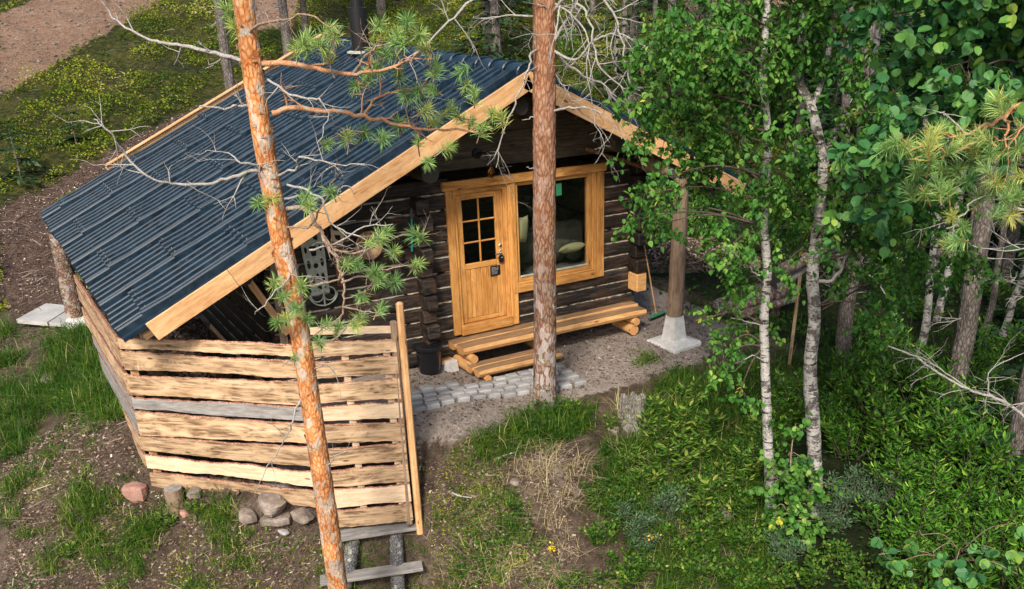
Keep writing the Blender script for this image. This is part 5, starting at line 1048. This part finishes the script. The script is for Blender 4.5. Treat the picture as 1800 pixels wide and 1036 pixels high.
tp=vp([(1354,880),(1350,780),(1345,640),(1343,560),(1349,480),(1343,400),(1346,330),(1350,240),(1342,150),(1345,60),(1352,-20)],B1,0); tp=[np.array([tp[0][0],tp[0][1],min(tp[0][2],z0)-.15])]+tp+[tp[-1]+np.array([.1,0,1.2])]
mb=MB(); s1,_=trunk_mb(mb,tp,.068,.030,12,.08,.0,.09); obj('trunk',mb,M['birch'],T3)
BL1=[(1290,60,75),(1225,35,65),(1250,130,70),(1185,160,50),(1210,215,44),(1122,238,24),(1165,312,26),(1265,225,55),(1340,320,34),(1262,378,44),(1150,372,22),(1135,340,24),(1115,385,18),(1155,395,16),(1285,430,48),(1300,500,38),(1360,-90,80),(1265,640,24),(1320,560,28),(1285,600,30),(1160,60,45),(1330,180,50),(1125,110,30),(1110,180,24),(1330,90,60),(1255,300,50),(1370,400,34),(1240,560,18),(1300,690,22),(1200,100,55)]  # the cluster above the frame extends the crown, added for its shade
leafy(T3,B1,BL1,12500,.070,BIRCH,'leaf_birch',3,s1[len(s1)//3:])
for px,r in (([(1347,490),(1325,478),(1290,445),(1255,420),(1235,400)],.013),([(1345,575),(1310,565),(1285,560)],.012),([(1344,640),(1325,625),(1290,640),(1265,615)],.009)): limb(T3,B1,px,r,'twig_dead',-.1,2,.25,1,.2,61,None,'bare_branch')
B2=(2.85,-4.95); z0=gz1(*B2); T4=thing('birch_tree','thick lichen-covered birch that forks high up, right of the slim white one','tree',(B2[0],B2[1],z0))
tp=vp([(1434,880),(1430,760),(1424,650),(1432,560),(1428,480),(1440,380),(1447,290),(1438,240),(1425,185),(1403,140),(1408,80),(1413,0),(1410,-60)],B2); tp=[np.array([tp[0][0],tp[0][1],min(tp[0][2],z0)-.15])]+tp
mb=MB(); s2,_=trunk_mb(mb,tp,.10,.042,14,.10,.0,.09); s3,_=trunk_mb(mb,vp([(1424,190),(1438,165),(1450,120),(1462,60),(1475,-10),(1480,-50)],B2,(0,0,.1,.2,.2,.2)),.034,.02,8,.12,0,.1,flare=0); s4,_=trunk_mb(mb,vp([(1446,300),(1470,230),(1510,195),(1532,165),(1535,110),(1545,50),(1558,-10),(1565,-60)],B2,(0,.1,.1,.2,.2,.3,.3,.3)),.05,.03,9,.12,0,.1,flare=0)
obj('trunk',mb,M['birch_rough'],T4)
BL2=[(1480,-70,90),(1580,-90,90),(1400,-120,80),(1400,110,45),(1388,250,45),(1400,345,45),(1490,110,45),(1510,255,60),(1565,330,70),(1490,330,50),(1550,420,58),(1620,420,50),(1495,400,36),(1580,500,36),(1545,555,36),(1620,480,36),(1375,470,26),(1440,30,45),(1380,40,50),(1600,270,60),(1640,350,50),(1530,200,40),(1490,480,26),(1700,440,40),(1560,160,50),(1450,430,18)]  # clusters above the frame are unseen crown, added for their shade
leafy(T4,B2,BL2,15500,.072,BIRCH,'leaf_birch',4,np.concatenate([s2[len(s2)//3:],s3,s4]),tb=-.06)
limb(T4,B2,[(1437,495),(1465,492),(1480,470),(1492,440),(1520,405),(1545,385)],.024,'twig_dead',.2,5,.3,1,.0,62,None,'bare_branch')
# aspen near the camera on the right, stem just outside the frame
XA=(2.3,-8.2); z0=gz1(3.4,-8.8); T5=thing('aspen_tree','close leafy aspen with large blue-green round leaves filling the upper right corner','tree',(3.4,-8.8,z0))
st_=VP(1870,500,XA); tp=[np.array([3.4,-8.8,z0-.2]),np.array([3.3,-8.8,1.]),VP(1850,300,XA,.2),VP(1830,50,XA,.2),VP(1820,-200,XA,.2),VP(1830,-500,XA,.2)]
mb=MB(); s5,_=trunk_mb(mb,tp,.08,.03,12,.06,.02,.12); obj('trunk',mb,M['birch_rough'],T5)
BLA=[(1880,-60,110),(1760,-120,110),(1620,-120,90),(1930,120,100),(1590,60,42),(1540,30,32),(1650,30,46),(1660,120,55),(1720,60,60),(1770,150,62),(1790,40,55),(1620,190,46),(1720,200,52),(1690,265,32),(1785,235,40),(1575,240,32),(1610,130,38),(1540,265,24),(1500,300,24),(1465,300,17),(1560,300,24),(1600,290,22),(1480,345,18),(1520,350,20),(1570,360,20),(1780,90,60),(1700,130,50),(1735,0,50)]  # unseen clusters beyond the frame enlarge the crown to shade the ground
leafy(T5,XA,BLA,6600,.092,ROUND,'leaf_aspen',5,s5,tb=-.05,hang=.5)
# pine bough reaching in from the right
XB=(1.6,-8.9); z0=gz1(2.7,-9.6); T6=thing('pine_tree','close pine whose needled boughs reach in at the right edge','tree',(2.7,-9.6,z0))
mb=MB(); tb_=VP(1960,300,XB); trunk_mb(mb,[(2.7,-9.6,z0-.2),(2.68,-9.55,1.5),(2.7,-9.55,4.),(2.7,-9.6,8)],.14,.09,14,.06,0,.12); obj('trunk',mb,M['bark_orange'],T6)
for px,r,off,seed,kids in (([(2010,120),(1900,150),(1800,182),(1765,205),(1735,222),(1700,238),(1665,242)],.022,(0,0,0,0,-.05,-.1,-.1),71,8),([(1765,205),(1770,230),(1765,250),(1775,270)],.012,(0,-.1,-.15,-.2),72,5),([(1735,222),(1715,250),(1680,268),(1640,262),(1600,262)],.011,(-.05,-.15,-.2,-.25,-.3),73,4),
    ([(1900,150),(1830,210),(1790,225),(1785,270)],.014,(0,-.1,-.15,-.2),74,6),([(2010,400),(1880,380),(1800,372),(1755,345),(1715,350),(1690,380),(1665,400)],.014,(0,0,-.1,-.1,-.1,-.1,-.1),75,5),([(1700,238),(1660,200),(1655,195),(1700,205)],.006,(-.1,-.1,-.1,-.1),76,2)):
    limb(T6,XB,px,r,'twig_orange' if seed<75 else 'twig_dead',off,kids,.2,1,.2,seed,None,'branch')
TR=[(1590,258),(1612,262),(1575,252),(1640,240),(1655,228),(1635,285),(1655,300),(1675,262),(1690,248),(1710,262),(1722,240),(1685,300),(1700,320),(1650,330),(1668,335),(1735,300),(1750,320),(1775,330),(1790,310),(1770,350),(1725,345),(1760,265),(1790,262),(1755,182),(1740,190),(1772,175),(1672,380),(1692,400),(1668,430),(1683,425),(1755,372),(1775,380),(1610,300),(1625,340),(1790,345),(1600,335),(1715,285),(1740,272),(1560,262),(1800,225),(1745,335),(1632,255)]
P_=[];D_=[];tp_=MB()
for x,y in TR:
    c=VP(x,y,XB,-.2+rng.normal()*.12); d=np.array([-.5+rng.normal()*.35,-.3+rng.normal()*.35,.45+rng.normal()*.2]); P_.append(c);D_.append(d); q=c-d*.16; tp_.tube([q,(q+c)/2,c],[.006,.005,.003],4)
nb_=MB(); needles(nb_,np.array(P_),np.array(D_),rng.uniform(.19,.27,len(P_)),130,.0036,.18,ahead=.6); obj('twigs',tp_,M['twig_orange'],T6); obj('crown',nb_,M['needle'],T6)
# ---- forest on the right: trunks one can tell apart
def stem(name,label,cat,px,base,r0,r1,mat,crook=.02,dead=5,seed=0,group=None,hh=None):
    g=G(*base); X=(g[0],g[1]); tp=[g-np.array([0,0,.2])]+vp(px,X); q=tp[-1]-tp[-2]; tp.append(tp[-1]+q/np.linalg.norm(q)*(hh or 3.5)); T=thing(name,label,cat,tuple(g),group); mb=MB(); s_,_=trunk_mb(mb,tp,r0,r1,12,.08,crook,.12,flare=.2); obj('trunk',mb,M[mat],T)
    rg=np.random.default_rng(seed); db=MB()
    for k in range(dead):
        c=s_[rg.integers(len(s_)//8,len(s_)-2)]; a=rg.random()*6.28; twig(db,c,np.array([math.cos(a),math.sin(a),rg.uniform(-.2,.3)]),rg.uniform(.5,1.2),.012,2,.15,4,(2,4),.5,rg)
    if dead: obj('dead_branches',db,M['twig_dead'],T)
    return T,s_
spr=[]
t7,s7=stem('conifer','straight grey-brown conifer trunk right of the forked birch','tree',[(1480,625),(1490,540),(1502,450),(1508,380),(1515,280)],(1478,642),.125,.09,'bark_grey',dead=5,seed=81); spr.append((t7,s7,1))
t8,s8=stem('conifer','thick grey conifer trunk at the right with bare twigs','tree',[(1675,700),(1700,570),(1716,450),(1730,370),(1742,250)],(1672,722),.15,.1,'bark_grey',dead=9,seed=82); spr.append((t8,s8,1))
t9,s9=stem('conifer','leaning grey trunk cut by the right edge of the picture','tree',[(1785,800),(1805,690),(1825,600),(1850,450)],(1775,855),.12,.09,'bark_grey',dead=8,seed=83)
for k,(px,base,r,lb) in enumerate((([(1628,560),(1640,470),(1645,420)],(1620,605),.07,'thin lichened birch stem in the dark wood, left of a paler one'),([(1655,530),(1672,460),(1680,400)],(1645,565),.075,'pale thin birch stem leaning right in the dark wood'),([(1740,540),(1752,480),(1760,420)],(1722,612),.06,'thin brown stem just right of the thick grey trunk'),([(1775,545),(1800,480),(1815,400)],(1760,590),.07,'leaning thin stem near the right edge'),([(1470,480),(1478,420),(1482,330)],(1462,530),.09,'dark trunk behind the forked birch'),([(1590,470),(1600,400)],(1580,520),.05,'slender dark stem behind hanging birch leaves'),([(1700,480),(1706,420)],(1690,520),.05,'slender far stem left of the thick grey trunk'),([(1530,440),(1538,380)],(1525,480),.06,'slim far trunk behind the straight conifer'))):
    stem('thin_tree',lb,'tree',px,base,r,r*.7,'birch_rough' if k in(0,1,3) else 'bark_grey',.04,4,90+k,hh=3)
# dead boughs at lower right
t=thing('dead_bough','long bare lichen-grey bough reaching in from the right edge above the shrubs','branch',tuple(VP(1800,740,(3.6,-6.9))))
for px,r,sd_ in (([(1830,760),(1795,728),(1750,700),(1700,682),(1650,655),(1610,630),(1560,608)],.022,63),([(1700,682),(1640,640),(1600,625)],.01,64),([(1795,728),(1740,690),(1745,650),(1800,620)],.012,65),([(1830,700),(1780,712),(1720,705)],.010,66)): limb(t,(3.6,-6.9),px,r,'twig_dead',-.2,8,.3,1,.1,sd_,None,'branch')
# spruces: drooping tiers of dark twigs
def spruce(label,base,h,R0,seed,group=None,dens=1.,cat='tree',name='spruce_tree',low=.06):
    rg=np.random.default_rng(seed); T=thing(name,label,cat,tuple(base),group); b0=np.array(base); mb=MB(); mb.tube([b0-np.array([0,0,.2]),b0+np.array([0,0,h*.5]),b0+np.array([0,0,h])],[h*.018+.01,h*.011+.006,.006],8,rough=.1); obj('trunk',mb,M['bark_grey'],T)
    P_=[];X_=[];S_=[]; nt_=int(h/.26)
    for i in range(nt_):
        f=(i+.5)/nt_; z=h*(low+(1-low)*f); L=R0*(1-f)**.8*rg.uniform(.75,1.1)+.08; nbz=int(rg.integers(6,10))
        for k in range(nbz):
            a=rg.random()*6.28; d=np.array([math.cos(a),math.sin(a),0]); n_=int(max(5,L/.05*dens)); t=rg.random(n_)**.8; p=b0+np.array([0,0,z])+d*(t*L)[:,None]; p[:,2]+=-.32*L*t+.15*L*t*t
            sd=rg.choice([-1,1],n_)[:,None]*np.array([-d[1],d[0],0])*rg.uniform(.3,1,n_)[:,None]+d*.8+rg.normal(0,.2,(n_,3)); sd[:,2]-=.35; sd/=np.linalg.norm(sd,axis=1)[:,None]; P_.append(p);X_.append(sd);S_.append(rg.uniform(.14,.26,n_)*(.6+.5*(1-f)))
    P_=np.concatenate(P_);X_=np.concatenate(X_);S_=np.concatenate(S_); N=len(P_); ey=np.cross(X_,rg.normal(0,.35,(N,3))+np.array([0,0,1])); ey/=np.linalg.norm(ey,axis=1)[:,None]; ez=np.cross(X_,ey)
    mb=MB(); tv=[(0,-.06,0),(.35,-.2,.03),(.6,-.09,-.02),(1,0,-.06),(.6,.09,-.02),(.35,.2,.03),(0,.06,0)]; tf=[(0,1,2,5),(2,4,5,5)]
    scatter(mb,[(0,-.05,0),(.4,-.19,-.05),(1,0,-.08),(.4,.19,-.05)],[(0,1,2,3)],P_,np.stack([X_,ey,ez],2),S_,np.clip(rg.normal(.45,.22,N),0,1)); obj('foliage',mb,M['needle_dark'],T); return T
s_near=[]
for k,(px,py,h,r,lb) in enumerate(((1500,330,7.5,1.5,'dark spruce in the gap between the forked birch stems'),(1440,260,8,1.6,'dark tall spruce behind the birch fork'),(1590,360,7,1.5,'dark spruce behind the hanging birch leaves'),(1690,330,8,1.7,'dark spruce behind the close aspen leaves'),(1780,420,7.5,1.5,'dark spruce at the right edge behind the grey trunk'))):
    g=G(px,py); spruce(lb,g,h,r,300+k)
for k,(px,py,h,r,lb) in enumerate(((1480,290,8,1.7,'dense dark spruce directly behind the upper birch fork'),(1640,300,8,1.7,'dense dark spruce behind the close pine boughs'),(1400,290,6.5,1.4,'dense dark spruce left of the birch fork'),(1530,470,7,1.5,'clear-stemmed dark spruce behind the straight conifer'),(1640,480,7.5,1.6,'clear-stemmed dark spruce left of the thick grey trunk'),(1760,520,7,1.6,'clear-stemmed dark spruce right of the thick grey trunk'),(1450,400,7,1.4,'clear-stemmed dark spruce just behind the forked birch'),(1590,420,7.5,1.5,'clear-stemmed dark spruce in the middle of the dark wood'))):  # spruces added to darken the right wood with the shade of their crowns
    g=G(px,py); spruce(lb,g,h,r,320+k,low=.3)
for k,(px,py,h,r,lb) in enumerate(((38,315,1.1,.6,'small young spruce in the berry shrubs at the left edge'),(135,255,.9,.35,'tiny spruce seedling beside the path left of the roof'),(1300,300,2.2,.8,'young spruce behind the slim birch'),(1160,215,1.6,.7,'young spruce uphill of the right roof slope'),(1240,150,2.0,.8,'young spruce on the slope behind the birch leaves'),(1100,120,1.5,.6,'young spruce on the slope behind the dead branches'),(1370,230,2.6,.9,'young spruce between the two birches far behind'),(1020,60,1.5,.6,'far young spruce above the ridge right of the middle pine'))):
    g=G(px,py); spruce(lb,g,h,r,340+k)
# the forest all around, copies of one spruce and one pine
sA=spruce('dark spruce in the surrounding forest beyond the clearing',(14,9,gz1(14,9)),8.5,1.7,400,'spruces of the surrounding forest',.7)
pA=pine('pine_tree','tall pine in the surrounding forest beyond the clearing',np.array((9,27,gz1(9,27))),.15,10,(.1,.1),'bark_grey','pines of the surrounding forest',401,5,True,.45,18)
SP=[(17,4),(20,8),(12,13),(16,13),(22,14),(10,17),(19,18),(26,10),(14,0),(18,-3),(23,2),(27,6),(13,22),(20,24),(27,20),(11,-4),(14,-7),(19,-9),(30,14),(8,24)]
for x,y in SP+[(7.2,-7.8),(8.6,-6.6),(6.3,-9.8)]:  # the extra spruces stand out of frame, added to shade the right forest
    x+=rng.normal()*.7;y+=rng.normal()*.7; dup(sA,Matrix.Translation((x,y,gz1(x,y)))@Matrix.Rotation(rng.random()*6,4,'Z')@Matrix.Diagonal((*([rng.uniform(.75,1.2)]*3),1)))
for x,y in [(5,28),(-14,30),(12,32),(20,34),(-22,22),(0,38),(-8,44),(28,30),(-20,8),(-24,-4),(-18,-16),(30,-6),(26,-16),(14,-22),(-2,-30),(-12,-26)]:
    x+=rng.normal();y+=rng.normal(); d=np.array([x,y,2.])-CAM; q=PPX+FPX*(d@RT)/(d@FW)
    if d@FW>0 and -250<q<620: continue
    dup(pA,Matrix.Translation((x,y,gz1(x,y)))@Matrix.Rotation(rng.random()*6,4,'Z')@Matrix.Diagonal((*([rng.uniform(.85,1.2)]*3),1)))
# ---- shrubs
def shrub_mesh(seed,h,w_,N,size,shape,mat,ns=14,tb=0.,upr=1.):
    rg=np.random.default_rng(seed); sm=MB(); lm=MB(); P_=[];X_=[]
    for k in range(ns):
        a=rg.random()*6.28; rr=w_*.5*math.sqrt(rg.random()); top=np.array([math.cos(a)*rr,math.sin(a)*rr,h*rg.uniform(.6,1.05)*(1-.3*(rr/(w_*.5))**2)]); b0=top*np.array([.25,.25,0])+rg.normal(0,.03,3)*np.array([1,1,0]); pts=smooth([b0-np.array([0,0,.1]),(b0+top)/2+rg.normal(0,.04,3),top],5); sm.tube(pts,np.linspace(.009,.003,len(pts)),4)
        n_=N//ns; t=rg.random(n_)**.75; idx=t*(len(pts)-1); i=idx.astype(int).clip(0,len(pts)-2); f=(idx-i)[:,None]; p=pts[i]*(1-f)+pts[i+1]*f; az=rg.random(n_)*6.283; out=np.stack([np.cos(az),np.sin(az),rg.uniform(.0,1.1,n_)*upr],1); out/=np.linalg.norm(out,axis=1)[:,None]; P_.append(p+out*rg.uniform(0,.12,n_)[:,None]); X_.append(out)
    P_=np.concatenate(P_);X_=np.concatenate(X_);n_=len(P_); ey=np.cross(X_,np.array([0,0,1.])+rg.normal(0,.3,(n_,3))); ey/=np.linalg.norm(ey,axis=1)[:,None]; ez=np.cross(X_,ey)
    T=np.clip(.52+tb+rg.normal(0,.22,n_),0,1); scatter(lm,*shape,P_,np.stack([X_,ey,ez],2),rg.uniform(.6,1.2,n_)*size,T); return sm.mesh('stems',M['twig_dark']),lm.mesh('foliage',M[mat])
def shrub(me,label,px,py,group=None,s=1.,cat='shrub',name='willow_shrub',at=None):
    g=np.array(at) if at is not None else G(px,py); T=thing(name,label,cat,tuple(g),group); Mx=Matrix.Translation(tuple(g))@Matrix.Rotation(rng.random()*6.28,4,'Z')@Matrix.Diagonal((s,s,s*rng.uniform(.85,1.15),1))
    for nm,m in zip(('stems','foliage'),me): o=bpy.data.objects.new(nm,m); link(o,T,Mx)
    return T
SM=[shrub_mesh(500+k,.95,1.1,860,.10,WILL,'leaf_willow',18,tb=-.06) for k in range(3)]
GW=shrub_mesh(510,.55,.9,800,.065,WILL,'leaf_grey',16); HB=shrub_mesh(511,.38,.85,560,.062,BIRCH,'leaf_herb',14,tb=0)
LBW='glossy green willow shrub in the thicket at the lower right'
for k,(px,py,s) in enumerate(((1500,720,1),(1560,700,1.1),(1620,740,1.1),(1680,760,1.1),(1740,740,1),(1530,780,1.05),(1590,800,1.1),(1650,830,1.15),(1720,830,1.1),(1780,800,1),(1700,890,1.15),(1640,910,1.05),(1760,900,1.1),(1800,960,1),(1580,880,1.),(1490,800,.9),(1480,700,.8),(1390,730,.7),(1350,760,.7),(1330,830,.7),(1620,980,1),(1560,960,.9),(1700,990,1),(1780,1030,1.),(1680,1050,1),(1600,1050,.9),(1790,870,1.1),(1440,760,.7),(1740,970,1),(1850,920,1),(1640,690,.8),(1720,700,.8))):
    shrub(SM[k%3],LBW,px,py,'willow shrubs of the lower right thicket',s)
LBG='dull grey-green willow shrub with small leaves'
for k,(px,py,s,lb) in enumerate(((1120,930,.75,'left of the grey-green shrubs below the stump'),(1170,905,.8,'right of the grey-green shrubs below the stump'),(1130,965,.6,'lowest of the grey-green shrubs below the stump'),(1490,880,.85,'grey-green shrub right of the birch sapling'),(1540,890,.8,'grey-green shrub among the bright willows'),(1470,925,.8,'grey-green shrub at the foot of the forked birch'),(1380,985,.7,'grey-green shrub below the birch sapling'))): shrub(GW,lb,px,py,None,s,name='grey_willow')
for k,(px,py,s) in enumerate(((1090,880,.6),(1180,880,.7),(1240,860,.7),(1290,900,.8),(1310,960,.8),(1140,830,.5),(1230,930,.8),(1060,900,.5),(1130,1000,.8),(1280,800,.6),(1060,950,.7),(1200,960,.8),(1230,1010,.8),(1090,1020,.8),(1040,870,.4),(1300,1030,.8),(905,890,.35),(1000,1030,.5),(1420,1020,.8),(1480,1000,.8),(1520,1040,.8),(1350,1030,.8))): shrub(HB,'low leafy bush in the grass of the lower middle bank',px,py,'low leafy bushes on the bank',s,name='low_bush')
for k,(px,py,s) in enumerate(((1240,440,1.),(1280,470,.8),(1180,420,.9),(1330,440,1),(1380,400,1.2),(1150,400,.8),(1300,380,1),(1420,420,1),(1230,390,1.),(1360,350,1.1),(1270,300,1),(1100,230,1),(1180,200,1.1),(1050,150,.9),(1250,230,1.1),(1330,250,1.2),(1000,110,.9),(1120,100,1.),(1200,90,1),(1280,120,1.2),(1390,140,1.2),(1530,420,1),(1600,440,1),(1700,500,1.),(1780,560,1),(1620,560,.8),(1560,520,.8),(900,80,.8),(1540,620,.9),(1620,650,1),(1740,640,1))): shrub(HB if k%2 else SM[k%3],'bushy green undergrowth shrub in the wood behind the cabin','' or px,py,'undergrowth shrubs in the wood',s*1.1,name='undergrowth_shrub')
# tall lance-leaved herbs
TH=shrub_mesh(512,.6,.55,210,.13,WILL,'leaf_herb',6,tb=.1,upr=.6)
for px,py,s in ((1150,790,.8),(1215,810,.8),(1130,860,.7),(1250,780,.8),(1310,840,.8),(1150,745,.6),(1210,720,.7),(1180,830,.9),(1100,830,.6),(1280,870,.8),(1200,770,.8),(1330,790,.9),(1240,900,.8),(1075,760,.45),(1010,735,.4)): shrub(TH,'tall lance-leaved herb in the grass below the stump',px,py,'tall herbs below the stump',s,'plant','tall_herb')
for px,py,s,lb in ((295,925,.45,'leafy herb clump below the wooden stub'),(130,980,.4,'small herb with yellowing leaves in the dirt at the lower left'),(115,720,.5,'herb clump left of the fence'),(345,905,.4,'low herb clump under the fence board')): shrub(TH,lb,px,py,None,s,'plant','herb_clump')
# birch sapling between the big birches
g=G(1385,935); T=thing('birch_sapling','bright green young birch bush between the feet of the two big birches','sapling',tuple(g)); X=(g[0],g[1]); mb=MB(); s_,_=trunk_mb(mb,[g-np.array([0,0,.1])]+vp([(1388,860),(1392,790),(1398,745)],X),.016,.006,6,.1,.02,.08); obj('trunk',mb,M['twig_brown'],T)
leafy(T,X,[(1400,765,16,0),(1385,800,24,.1),(1370,840,28,-.2),(1415,835,24,.1),(1395,870,32,-.1),(1360,895,26,0),(1420,890,26,0),(1385,925,36,-.1),(1350,930,20,0),(1420,935,22,0),(1375,965,24,0)],1500,.075,ROUND,'leaf_birch',9,s_,'twig_brown',tb=.04,hang=.1,lw=.006)
# aspen shoots at the bottom right
g=G(1640,1045); T=thing('aspen_sapling','round-leaved blue-green aspen shoots along the bottom edge at the right','sapling',tuple(g)); X=(g[0]-.3,g[1]-.4); mb=MB(); s_,_=trunk_mb(mb,[g-np.array([0,0,.1]),g+np.array([0,-.1,.35]),g+np.array([.1,-.2,.7])],.014,.006,6,.1,.02,.08); obj('trunk',mb,M['twig_brown'],T)
leafy(T,X,[(1545,975,22,0),(1575,990,18,0),(1640,970,24,0),(1680,990,22,0),(1720,1000,26,0),(1650,1020,26,0),(1770,980,24,0),(1790,1010,24,0),(1700,960,18,0),(1620,940,14,0),(1780,920,20,0)],230,.125,ROUND,'leaf_aspen',10,s_,'twig_brown',tb=.05,hang=.1,lw=.006)
# yellow flowers
for px,py,lb in ((1148,978,'small yellow flower head in the low bushes at the bottom'),(972,1000,'small yellow flower right of the grey steps')):
    g=G(px,py); T=thing('yellow_flower',lb,'flower',tuple(g)); mb=MB(); mb.tube([g,g+np.array([.01,0,.15]),g+np.array([.0,.02,.28])],[.004,.003,.003],4); obj('stalk',mb,M['leaf_herb'],T); mb=MB(); N=26; c=g+np.array([0,.02,.28]); scatter(mb,*RHOMB,c+rng.normal(0,.03,(N,3)),rotm(N,.7),np.full(N,.035)); obj('petals',mb,M['yellow'],T)
# sticks lying about
for (a_,c_,lb) in (((870,812),(905,800),'pale split stick lying in the grass above the earth mound'),((795,870),(830,880),'pale root sticking out of the bank'),((505,1015),(540,1030),'dark stick at the bottom edge left of the pine'),((780,945),(850,1010),'dark branch lying right of the grey steps')):
    A_=G(*a_)+np.array([0,0,.03]);B_=G(*c_)+np.array([0,0,.04]); mb=MB(); mb.tube(smooth([A_,(A_+B_)/2+rng.normal(0,.02,3),B_]),np.linspace(.018,.008,13),5,rough=.2); tag(obj('stick',mb,M['twig_dead' if 'pale' in lb else 'twig_dark'],None),lb,'stick')
